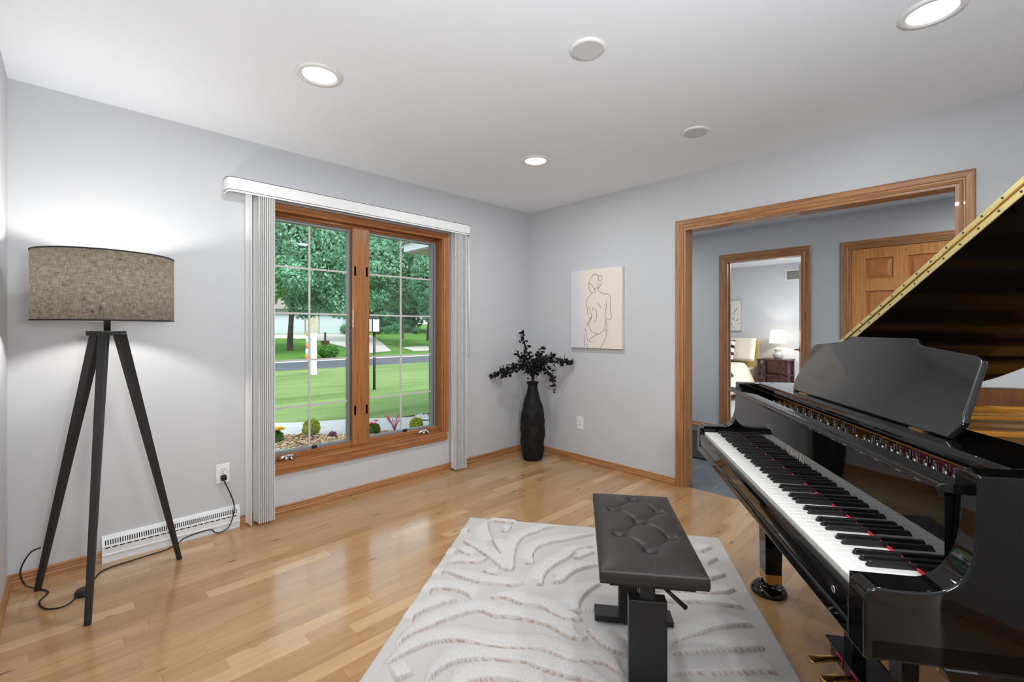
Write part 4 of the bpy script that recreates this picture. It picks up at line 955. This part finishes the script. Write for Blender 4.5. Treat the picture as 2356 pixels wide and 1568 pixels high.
def stripe():
    m = mat('striped_cloth', (240, 236, 228), .9); t = NT(m); sp = t.n('SeparateXYZ'); t.l(t.pos(True), sp.inputs[0])
    f = t.math('FRACT', t.math('ADD', t.math('MULTIPLY', sp.outputs[0], 7.5), .2)); t.color(t.mix(t.math('GREATER_THAN', f, .55), (240, 236, 228), (44, 44, 48))); return m
pillow('pillow', (8.62, 3.24, .80), .44, .42, .13, -70, stripe(), 'black and white striped cushion in front of the cream pillow', 5)
thr = MB(); vs = []
for i in range(16):
    for j in range(10): vs.append((7.35 + j * .04, 2.705 + i * .05 + .01 * math.sin(j * 1.3), .645 + .008 * math.sin(i + j) if i > 2 else .645 - (3 - i) * .07))
thr.add(vs, [(i * 10 + j, (i + 1) * 10 + j, (i + 1) * 10 + j + 1, i * 10 + j + 1) for i in range(15) for j in range(9)], True)
th = thr.build('throw_blanket', noisy('dark_throw', (60, 58, 58), (84, 80, 78), 50, .95)); th.modifiers.new('s', 'SOLIDIFY').thickness = .012; tag(th, 'dark folded throw lying across the foot of the bed', 'blanket')
# nightstand: top z .675
ns = empty('nightstand', (8.84, 2.40, 0)); tag(ns, 'dark brown nightstand with crossed side bars beside the bed', 'nightstand')
dw = noisy('espresso_wood', (66, 34, 30), (54, 28, 24), 20, .4)
B(-.22, .22, -.245, .245, .655, .68).build('top', dw, ns, bevel=.004)
for x in (-.19, .19):
    for y in (-.215, .215): B(x - .02, x + .02, y - .02, y + .02, 0, .655).build('leg', dw, ns)
B(-.21, .21, -.235, .235, .16, .18).build('shelf', dw, ns); B(-.21, .21, -.235, .235, .40, .415).build('shelf', dw, ns)
for y0, y1 in ((-.215, -.12), (.12, .215)):
    m_ = MB()
    for z0, z1 in ((.18, .40), (.415, .655)):
        m_.beam((-.20, y0, z0), (-.20, y1, z1), .014, .014, (1, 0, 0)); m_.beam((-.20, y1, z0), (-.20, y0, z1), .014, .014, (1, 0, 0))
    m_.box(-.21, -.19, (y1 if y0 < 0 else y0) - .012, (y1 if y0 < 0 else y0) + .012, .18, .655)
    m_.build('crossed_bars', dw, ns)
B(.195, .205, -.2, .2, .18, .655).build('back_panel', noisy('rose_panel', (176, 128, 116), (168, 120, 110), 20, .6), ns)
tl = empty('table_lamp', (8.82, 2.36, .68)); tag(tl, 'lit table lamp with a grey gourd base and cream shade on the nightstand', 'table lamp')
MB().lathe([(.05, 0), (.065, .015), (.085, .06), (.078, .10), (.05, .125), (.045, .135), (.055, .15), (.06, .17), (.045, .19), (.02, .20), (.012, .215)], (0, 0, 0), 28).build('base', mat('grey_ceramic', (190, 188, 184), .35), tl)
MB().tube([(0, 0, .21), (0, 0, .30)], .007, 8).build('stem', M['brass'], tl)
def cs():
    m = bpy.data.materials.new('cream_shade'); m.use_nodes = True; nt = m.node_tree; tr = nt.nodes.new('ShaderNodeBsdfTranslucent'); tr.inputs[0].default_value = lin((250, 240, 216)); df = nt.nodes.new('ShaderNodeBsdfDiffuse'); df.inputs[0].default_value = lin((245, 238, 222))
    mx = nt.nodes.new('ShaderNodeMixShader'); mx.inputs[0].default_value = .5; nt.links.new(df.outputs[0], mx.inputs[1]); nt.links.new(tr.outputs[0], mx.inputs[2]); nt.links.new(mx.outputs[0], nt.nodes['Material Output'].inputs[0]); return m
MB().lathe([(.135, .28), (.105, .505)], (0, 0, 0), 40, cap=False).build('lamp_shade', cs(), tl)
light('table_lamp_bulb', 'POINT', (8.82, 2.36, 1.06), 5, .03, color=(1, .88, .7))
vt = empty('wall_vent', (XD, 2.18, 2.155)); tag(vt, 'small white wall vent grille high on the bedroom wall', 'vent')
fr = MB(); fr.box(-.01, 0, -.135, .135, -.10, -.075); fr.box(-.01, 0, -.135, .135, .075, .10); fr.box(-.01, 0, -.135, -.11, -.075, .075); fr.box(-.01, 0, .11, .135, -.075, .075); fr.build('frame', M['white'], vt)
lv = MB()
for i in range(9): lv.obox((-.006, 0, -.066 + i * .0165), (1, 0, 0), (0, 1, 0), (0, 0, 1), .003, .11, .004)
lv.build('louvres', mat('vent_louvre', (170, 170, 158), .5), vt); B(-.002, 0, -.11, .11, -.075, .075).build('backing', mat('vent_back', (110, 110, 102), .7), vt)
bp = empty('framed_picture', (XD, 3.30, 1.16)); tag(bp, 'white framed picture with dark brush marks on the bedroom wall above the bed', 'picture')
B(-.03, 0, -.27, .27, 0, .60).build('frame', mat('pale_frame', (196, 190, 182), .5), bp, bevel=.003); B(-.032, -.028, -.25, .25, .02, .58).build('print', mat('print_paper', (234, 232, 228), .7), bp)
mk = MB(); rr = random.Random(2)
for _ in range(16):
    y, z = rr.uniform(-.23, .1), rr.uniform(.05, .26); mk.obox((-.0325, y, z), (1, 0, 0), (0, math.cos(_), math.sin(_)), (0, -math.sin(_), math.cos(_)), .0008, rr.uniform(.008, .03), .004)
mk.obox((-.0325, -.16, .40), (1, 0, 0), (0, .5, -.86), (0, .86, .5), .0008, .05, .005); mk.obox((-.0325, -.11, .34), (1, 0, 0), (0, 1, 0), (0, 0, 1), .0008, .03, .004)
mk.build('brush_marks', mat('brush_mark', (120, 104, 100), .8), bp)
o = copy_tree(can); o.location = (8.35, 2.21, CEIL); tag(o, 'recessed ceiling light seen through the bedroom doorway', 'ceiling light')

# ------------------------------------------------------------------ outdoors
GZ = -.4; YS0, YS1 = 18.6, 23.6; SL = .0427
def ground(x, y):
    """pixel -> point on the outdoor ground (flat lawn, then the slope across the street)"""
    p = at_z(x, y, GZ)
    if p[1] <= YS1 and p[1] > 0: return p
    d = ray(x, y); t = (GZ - EYE - SL * YS1) / (d[2] - SL * d[1]); return CAM + d * t
def plane_patch(name, pts, m, lift, lab_, cat_, struct_=True, thick=.03):
    n = len(pts); vs = [(p[0], p[1], p[2] + lift) for p in pts] + [(p[0], p[1], p[2] + lift - thick) for p in pts]
    mb = MB(); mb.add(vs, [tuple(range(n)), tuple(range(n, 2 * n))[::-1]] + [(i, (i + 1) % n, n + (i + 1) % n, n + i) for i in range(n)])
    o = mb.build(name, m)
    if struct_: struct(o, lab_, cat_)
    else: tag(o, lab_, cat_)
    return o
def grassm(nm, c0, c1, c2):
    m = mat(nm, c0, .95, spec=.1); t = NT(m); a = t.noise(t.mapping(t.pos(), (.25, 1.6, 1)), 1.0, 4); b = t.noise(t.pos(), 30, 3)
    c = t.ramp(a, [(.3, c0), (.5, c1), (.72, c2)]); t.color(t.mix(t.math('MULTIPLY', b, .35), c, tuple(int(v * .7) for v in c0))); t.bump(b, .8, .03); return m
gr1 = grassm('lawn_grass', (104, 132, 78), (124, 150, 94), (144, 166, 112)); gr2 = grassm('far_grass', (78, 122, 52), (96, 138, 62), (112, 150, 74))
conc = noisy('concrete', (176, 178, 180), (190, 192, 194), 3, .85); asph = noisy('asphalt', (74, 80, 92), (90, 95, 106), 6, .8)
G0 = lambda x, y, z=GZ: (x, y, z)
plane_patch('ground', [G0(-12, 3.28, GZ - .02), G0(45, 3.28, GZ - .02), G0(45, 7.4, GZ - .02), G0(-12, 7.4, GZ - .02)], noisy('soil', (92, 76, 60), (110, 92, 74), 4, .95), 0, 'soil strip below the front window', 'ground')
plane_patch('lawn', [G0(-12, 7.75), G0(45, 6.2), G0(45, YS0), G0(-30, YS0)], gr1, 0, 'mown green front lawn outside the window', 'lawn')
wpts = [ground(560, 1002), ground(560, 976), ground(700, 972), ground(820, 964), ground(905, 962), ground(1060, 955), ground(1060, 985), ground(905, 990), ground(800, 1000)]
plane_patch('walkway', wpts, conc, .012, 'pale concrete walkway along the flower bed', 'path')
plane_patch('street', [G0(-30, YS0, GZ - .04), G0(70, YS0, GZ - .04), G0(70, YS1, GZ - .04), G0(-30, YS1, GZ - .04)], asph, 0, 'dark asphalt street beyond the lawn', 'street')
plane_patch('curb', [G0(-30, YS1), G0(70, YS1), G0(70, YS1 + .6), G0(-30, YS1 + .6)], conc, .03, 'pale concrete curb on the far side of the street', 'curb')
F = lambda x, y: (x, y, GZ + SL * (y - YS1))
plane_patch('far_lawn', [F(-40, YS1 + .5), F(90, YS1 + .5), F(90, 90), F(-40, 90)], gr2, 0, 'green sloping lawns across the street', 'lawn')
dwm = noisy('driveway_concrete', (178, 174, 168), (192, 188, 182), 2, .85)
plane_patch('driveway', [ground(*q) for q in ((560, 771), (800, 768), (846, 768), (880, 790), (900, 808), (812, 815), (795, 800), (740, 785), (700, 779), (560, 779))], dwm, .05, 'pale concrete driveway to the garages across the street', 'driveway')
plane_patch('driveway', [ground(*q) for q in ((925, 800), (960, 797), (1010, 797), (1010, 806), (950, 808))], dwm, .05, 'strip of pale sidewalk by the right-hand lawn', 'driveway')
# mulch bed: chips
chips = MB(); r_ = random.Random(4)
bedp = plane_patch('flower_bed', [ground(*q) for q in ((560, 1004), (800, 1001), (905, 991), (1050, 985), (1050, 1020), (905, 1030), (790, 1048), (560, 1075))], noisy('mulch', (128, 92, 62), (176, 136, 98), 40, .95), .0, 'bark mulch bed below the window', 'flower bed', struct_=True)
for _ in range(5000):
    x = r_.uniform(580, 1010); yy = r_.uniform(1003 - max(0, (x - 780) * .06), 1052 - max(0, (x - 700) * .1)); p = ground(x, yy); a = r_.uniform(0, 6.28); tz = r_.uniform(-.5, .5); s = r_.uniform(.02, .05)
    ax = np.array([math.cos(a), math.sin(a), tz]); ay = np.array([-math.sin(a), math.cos(a), r_.uniform(-.6, .6)]); c = p + np.array([0, 0, .02 + r_.uniform(0, .02)])
    chips.add([c - ax * s - ay * s * .3, c + ax * s - ay * s * .3, c + ax * s + ay * s * .3, c - ax * s + ay * s * .3], [(0, 1, 2, 3)])
cm_ = mat('bark_chip', (180, 140, 100), .95); t = NT(cm_); t.color(t.ramp(t.noise(t.pos(), 22, 2), [(.35, (140, 100, 68)), (.48, (212, 172, 128)), (.64, (238, 212, 178))]))
tag(chips.build('bark_mulch', cm_), 'loose bark chips covering the bed below the window', 'mulch', kind='stuff')
peb = MB()
for _ in range(260):
    p = ground(r_.uniform(600, 720), r_.uniform(1038, 1062)) if _ < 160 else ground(r_.uniform(955, 1010), r_.uniform(958, 968)); s = r_.uniform(.02, .05); z0 = GZ
    q = [(p[0] + s * math.cos(k * 1.047) * r_.uniform(.8, 1.1), p[1] + s * math.sin(k * 1.047), z0 + .03) for k in range(6)]; peb.add(q + [(p[0], p[1], z0 + .03 + s * .6)], [(k, (k + 1) % 6, 6) for k in range(6)], True)
tag(peb.build('pebbles', noisy('pebble', (170, 172, 170), (214, 212, 206), 12, .8)), 'pale pebbles edging the flower bed', 'pebbles', kind='stuff')

def leafcloud(blobs, count, size, seed, flat=.5):
    """leaf quads scattered over blob surfaces: blobs = (centre, radii)"""
    g = np.random.default_rng(seed); wts = np.array([b[1][0] * b[1][1] + b[1][0] * b[1][2] for b in blobs]); wts /= wts.sum()
    ks = g.choice(len(blobs), count, p=wts); C = np.array([b[0] for b in blobs])[ks]; Rr = np.array([b[1] for b in blobs])[ks]
    d = g.normal(size=(count, 3)); d /= np.linalg.norm(d, axis=1)[:, None]; rad = g.uniform(.72, 1.05, count)[:, None]
    P = C + d * Rr * rad; nrm = d + g.normal(size=(count, 3)) * .7; nrm /= np.linalg.norm(nrm, axis=1)[:, None]
    a = np.cross(nrm, g.normal(size=(count, 3))); a /= np.linalg.norm(a, axis=1)[:, None]; b = np.cross(nrm, a); s = (size * g.uniform(.6, 1.4, count))[:, None]
    V = np.stack([P - a * s, P - b * s * .55, P + a * s, P + b * s * .55], 1).reshape(-1, 3)
    mb = MB(); mb.v = [tuple(v) for v in V.tolist()]; mb.f = [(4 * i, 4 * i + 1, 4 * i + 2, 4 * i + 3) for i in range(count)]; mb.sm = [False] * count; return mb
def leafm_(nm, c0, c1, c2, sc=.9):
    m = mat(nm, c0, .6, spec=.25); t = NT(m); a = t.noise(t.pos(), sc, 4); b = t.noise(t.pos(), sc * 9, 2)
    f = t.math('ADD', t.math('MULTIPLY', a, .5), t.math('MULTIPLY', b, .5)); t.color(t.ramp(f, [(.36, c0), (.5, c1), (.64, c2)]))
    nt = m.node_tree; tr = nt.nodes.new('ShaderNodeBsdfTranslucent'); tr.inputs[0].default_value = lin(c2); mx = nt.nodes.new('ShaderNodeMixShader'); mx.inputs[0].default_value = .25
    nt.links.new(t.b.outputs[0], mx.inputs[1]); nt.links.new(tr.outputs[0], mx.inputs[2]); nt.links.new(mx.outputs[0], nt.nodes['Material Output'].inputs[0]); return m
lfA = leafm_('maple_leaf', (62, 110, 84), (112, 166, 132), (172, 214, 184)); lfB = leafm_('light_leaf', (96, 150, 78), (140, 190, 112), (186, 224, 150), 2); lfC = leafm_('dark_leaf', (48, 96, 68), (78, 134, 96), (120, 172, 130), .6)
bark = noisy('bark', (70, 58, 52), (92, 78, 70), 6, .95, .5, .02, stretch=(3, 3, .5))
def tree(name, lab_, D, basepx, crown, lm, trunk_r, leafsize, count, seed, nblob=16, flat=1.0):
    """crown: centre px, half-width px, half-height px"""
    bp_ = ground(*basepx) if basepx else None
    cx, cy, rx, ry = crown; c = at_d(cx, cy, D); RX, RZ = rx * D / FPX, ry * D / FPX
    b = bp_ if bp_ is not None else np.array([c[0], c[1], GZ + SL * max(0, c[1] - YS1)])
    e = empty(name, tuple(b)); tag(e, lab_, 'tree', 'trees across the street')
    g = random.Random(seed); blobs = []
    for k in range(nblob):
        a = g.uniform(0, 6.28); rr = g.uniform(.25, .8); z = g.uniform(-.75, .75); k2 = math.sqrt(max(.1, 1 - z * z * .8))
        blobs.append((c + np.array([math.cos(a) * rr * RX * k2, math.sin(a) * rr * RX * k2, z * RZ]) - b, (RX * g.uniform(.26, .42), RX * g.uniform(.26, .42), RZ * g.uniform(.2, .34))))
    blobs.append((c - b, (RX * .75, RX * .7, RZ * .8)))
    leafcloud(blobs, count, leafsize, seed).build('foliage', lm, e)
    tk = MB(); top = c - b; pts = [np.array([0, 0, -.1]), np.array([top[0] * .05, top[1] * .05, (top[2] - RZ) * .6]), np.array([top[0] * .3, top[1] * .3, max(.5, top[2] - RZ * .5)]), top + np.array([0, 0, RZ * .3])]
    tk.tube(smooth_path(pts, 5), [trunk_r * 1.25] + [trunk_r * (1 - .045 * i) for i in range(15)], 10)
    for k in range(5):
        a = k * 1.26 + seed; s0 = np.array([top[0] * .3, top[1] * .3, max(.5, top[2] - RZ * .6)]); tk.tube([s0, s0 + np.array([math.cos(a) * RX * .35, math.sin(a) * RX * .35, RZ * .35]), s0 + np.array([math.cos(a) * RX * .6, math.sin(a) * RX * .6, RZ * .9])], [trunk_r * .5, trunk_r * .3, trunk_r * .12], 6)
    tk.build('trunk', bark, e)
tree('shade_tree', 'big shade tree with a bare lower trunk left of the window mullion', 27, (667, 806), (700, 560, 150, 168), lfA, .19, .11, 52000, 11, 22)
tree('shade_tree', 'light green leafy tree closest to the street at the left edge of the glass', 24.5, (560, 818), (585, 640, 84, 82), lfB, .15, .09, 24000, 12, 14)
tree('shade_tree', 'dark spreading tree filling the upper right pane', 38, (925, 779), (900, 610, 105, 112), lfA, .22, .15, 40000, 13, 20)
tree('shade_tree', 'dark tree with a dim trunk at the right edge of the glass', 34, (985, 783), (1010, 640, 85, 100), lfA, .2, .14, 30000, 14, 16)
tree('background_tree', 'dark tall tree behind the garages at the left', 60, None, (620, 600, 110, 150), lfC, .3, .35, 13000, 15, 14)
tree('background_tree', 'dark tall tree behind the garages in the middle', 62, None, (790, 590, 110, 160), lfC, .3, .35, 13000, 16, 14)
tree('background_tree', 'dark tall tree behind the houses at the right', 64, None, (940, 580, 130, 165), lfC, .3, .35, 15000, 17, 14)
tree('background_tree', 'low dense evergreen far behind the lantern post', 66, None, (880, 735, 120, 45), lfC, .3, .3, 9000, 19, 12)
tree('background_tree', 'dark tall tree farthest right beyond the porch roof', 58, None, (1080, 600, 110, 150), lfC, .3, .35, 12000, 18, 14)
def shrub(lab_, px, D_, rpx, m, seed, name='shrub', ls=.03, count=1800, cat_='shrub', hh=1.0):
    b = ground(*px); D_ = float((b - CAM) @ FW); Rr = rpx * D_ / FPX
    e = empty(name, tuple(b)); tag(e, lab_, cat_)
    blobs = [(np.array([0, 0, Rr * hh]), (Rr * .85, Rr * .85, Rr * hh * .95))]; g = random.Random(seed)
    for k in range(5): a = g.uniform(0, 6.28); blobs.append((np.array([math.cos(a) * Rr * .4, math.sin(a) * Rr * .4, Rr * hh * g.uniform(.7, 1.3)]), (Rr * .55, Rr * .55, Rr * .5 * hh)))
    leafcloud(blobs, count, ls, seed).build('foliage', m, e); MB().tube([(0, 0, -.02), (0, 0, Rr * .9)], Rr * .06, 6).build('stem', bark, e); return e, Rr
gold_l = leafm_('gold_leaf', (120, 140, 24), (168, 184, 44), (212, 220, 92), 14); grn = leafm_('green_leaf', (40, 92, 30), (66, 124, 44), (96, 152, 62), 14); pur = leafm_('purple_leaf', (96, 30, 66), (136, 52, 92), (176, 84, 120), 14)
shrub('round yellow-green bush in the mulch by the left pane grille', (717, 1004), 0, 21, gold_l, 21, ls=.018, count=4500)
shrub('yellow-green bush in the lower right pane', (957, 993), 0, 17, gold_l, 22, ls=.018, count=3500)
shrub('small purple-leaved plant in the mulch', (765, 1009), 0, 9, pur, 23, name='purple_plant', ls=.016, count=700, cat_='plant')
fl_y = mat('yellow_petal', (246, 206, 40), .6); fl_r = mat('coral_petal', (232, 88, 84), .6); fl_p = mat('pink_petal', (196, 96, 128), .6)
def flower(e, Rr, cnt, m, top, sz):
    mb = MB(); g = random.Random(cnt)
    for k in range(cnt):
        c = np.array([g.uniform(-.8, .8) * Rr, g.uniform(-.8, .8) * Rr, top + g.uniform(-.15, .2) * Rr])
        for q in range(6):
            a = q * 1.047; t_ = np.array([math.cos(a), math.sin(a), .6]); s_ = np.array([-math.sin(a), math.cos(a), 0]); mb.add([c, c + t_ * sz * .6 + s_ * sz * .35, c + t_ * sz, c + t_ * sz * .6 - s_ * sz * .35], [(0, 1, 2, 3)])
    mb.build('blossoms', m, e)
e, Rr = shrub('yellow flowering plant at the left edge of the mulch bed', (637, 1020), 0, 15, grn, 24, name='flowering_plant', ls=.03, count=700, cat_='plant'); flower(e, Rr, 9, fl_y, Rr * 2.1, .05)
e, Rr = shrub('green plant with coral blossoms beside the window mullion', (860, 1000), 0, 14, grn, 25, name='flowering_plant', ls=.03, count=600, cat_='plant'); flower(e, Rr, 4, fl_r, Rr * 1.9, .05)
b = ground(908, 992); e = empty('spiky_plant', tuple(b)); tag(e, 'thin pink-tipped spiky plant in the right pane', 'plant'); mb = MB()
for k in range(22):
    a = random.uniform(0, 6.28); l_ = random.uniform(.12, .3); mb.tube([(0, 0, 0), (math.cos(a) * l_ * .25, math.sin(a) * l_ * .25, l_ * .6), (math.cos(a) * l_ * .55, math.sin(a) * l_ * .55, l_)], [.004, .003, .006], 5)
mb.build('stalks', fl_p, e)
shrub('dark round bush beside the second garage door', (793, 770), 0, 13, lfC, 26, ls=.07, count=1200)
for i, (x, y, r_p) in enumerate(((872, 768, 12), (892, 769, 14), (912, 768, 16), (935, 765, 13), (958, 768, 10))):
    shrub(['low bush nearest the lamp post, across the street', 'second low bush from the lamp post, across the street', 'widest low bush in the row across the street', 'low bush right of the widest one across the street', 'last low bush in the row, before the far tree trunk'][i], (x, y), 0, r_p, lfC, 30 + i, ls=.09, count=900, hh=.8)
shrub('grassy daylily clump by the driveway across the street', (757, 824), 0, 24, grn, 41, name='daylily_clump', ls=.10, count=2200, cat_='plant', hh=.65)
# brown wheelbarrow-like planter on a post
b = ground(748, 800); e = empty('post_planter', tuple(b)); tag(e, 'small brown planter box with a post behind the daylily clump', 'planter')
k_ = float((b - CAM) @ FW) / FPX; br = mat('weathered_wood', (108, 74, 60), .8)
MB().prism([(-8 * k_, 10 * k_), (8 * k_, 10 * k_), (6 * k_, 0), (-5 * k_, 0)], -.2, .2, lambda a, b_, h: (a, h, b_ + .2)).build('box', br, e); B(-.05, .05, -.05, .05, 0, 36 * k_).build('post', br, e)
# garages / house across the street
hs = at_d(700, 768, 48); hx, hy, hz = hs; HY = hy
he = empty('house', (hx, HY, hz - .3)); tag(he, 'low pale house with two white garage doors across the street', 'house')
kk = 48 / FPX; siding = noisy('pale_siding', (168, 176, 184), (176, 183, 190), 2, .8, stretch=(.2, .2, 12)); gd = noisy('garage_door_white', (184, 196, 206), (192, 203, 212), 1, .6, stretch=(.1, .1, 8)); ston = noisy('fieldstone', (176, 170, 156), (206, 200, 186), 3, .9)
def hX(px_): d = ray(px_, 757); return d[0] / d[1] * HY - hx
B(hX(540), hX(800), .3, 6, 0, 3.0).build('house_wall', siding, he)
B(hX(705), hX(733), .1, .3, 0, 2.9).build('stone_pier', ston, he)
B(hX(590), hX(702), .22, .3, .32, 2.25).build('garage_door', gd, he); B(hX(737), hX(790), .22, .3, .32, 2.25).build('garage_door', gd, he)
MB().prism([(-.4, 2.9), (6.5, 2.9), (3.0, 4.6)], hX(530), hX(808), lambda a, b_, h: (h, a, b_)).build('roof', noisy('shingles', (128, 122, 116), (146, 140, 134), 4, .9), he)
he2 = empty('house', (hx, HY, hz - .3)); tag(he2, 'white house wing half hidden by trees behind the lamp post', 'house')
hy2 = 14
B(hX(852) * 1.25, hX(925) * 1.3, hy2, hy2 + 5, 0.5, 3.6).build('house_wall', siding, he2); MB().prism([(hy2 - .4, 3.5), (hy2 + 5.4, 3.5), (hy2 + 2.5, 5.2)], hX(850) * 1.24, hX(928) * 1.32, lambda a, b_, h: (h, a, b_)).build('roof', noisy('shingles_grey', (150, 146, 142), (162, 158, 154), 4, .9), he2)
# lamp post on the lawn
b = ground(861, 896); e = empty('yard_lamp_post', tuple(b)); tag(e, 'black lantern post standing on the front lawn', 'lamp post')
k_ = float((b - CAM) @ FW) / FPX; ph = 132 * k_
MB().tube([(0, 0, 0), (0, 0, ph)], .036, 10).build('post', mat('post_black', (58, 54, 54), .5), e)
lh = 30 * k_; B(-.10, .10, -.10, .10, ph + .02, ph + lh).build('lantern_glass', mat('lantern_glass', (226, 236, 242), .2), e)
fm = MB()
for sx in (-.105, .105):
    for sy in (-.105, .105): fm.box(sx - .01, sx + .01, sy - .01, sy + .01, ph, ph + lh + .02)
fm.box(-.115, .115, -.115, .115, ph, ph + .02); fm.lathe([(.16, ph + lh + .02), (.05, ph + lh + .12), (.015, ph + lh + .16)], (0, 0, 0), 4, smooth=False); fm.build('lantern_frame', mat('lantern_black', (40, 38, 38), .5), e)
# sign post
b = ground(721, 861); e = empty('yard_sign_post', tuple(b)); tag(e, 'white wooden sign post on the lawn near the street', 'sign post'); k_ = float((b - CAM) @ FW) / FPX
wp = mat('white_post', (232, 238, 244), .6); B(-.085, .085, -.085, .085, 0, 92 * k_).build('post', wp, e); B(-.10, .10, -.10, .10, 92 * k_, 95 * k_).build('cap', wp, e)
B(-.62, 0, -.04, .04, 83 * k_, 88 * k_).build('arm', wp, e)
b = ground(711, 826); e = empty('yard_sign', tuple(b)); tag(e, 'orange and white striped barrel marker by the curb', 'marker'); k_ = float((b - CAM) @ FW) / FPX
for i in range(5): MB().lathe([(.2 - .015 * i, i * .28), (.185 - .015 * i, (i + 1) * .28)], (0, 0, 0), 16).build('band', mat('orange_band', (236, 140, 84), .6) if i % 2 == 0 else wp, e)
# this house's porch roof corner seen at the top of the right pane
pa = at_d(929, 562, 7.0); pe = empty('porch_roof', tuple(pa)); struct(pe, 'white porch eave corner above the right pane', 'roof')
dirx = np.array([1.0, -.10, 0]); 
mb = MB(); mb.box(0, 4.2, -2.6, 0, -.12, .0); mb.build('fascia', mat('white_fascia', (226, 232, 238), .5), pe); B(.03, 4.2, -2.6, -.03, -.135, -.12).build('soffit', mat('tan_soffit', (196, 182, 166), .7), pe)
MB().prism([(-.05, .0), (.0, .02), (4.2, .9), (4.2, .0)], -2.6, .05, lambda a, b_, h: (a, h, b_)).build('shingles', noisy('shingles_dark', (120, 116, 112), (140, 136, 132), 4, .9), pe)
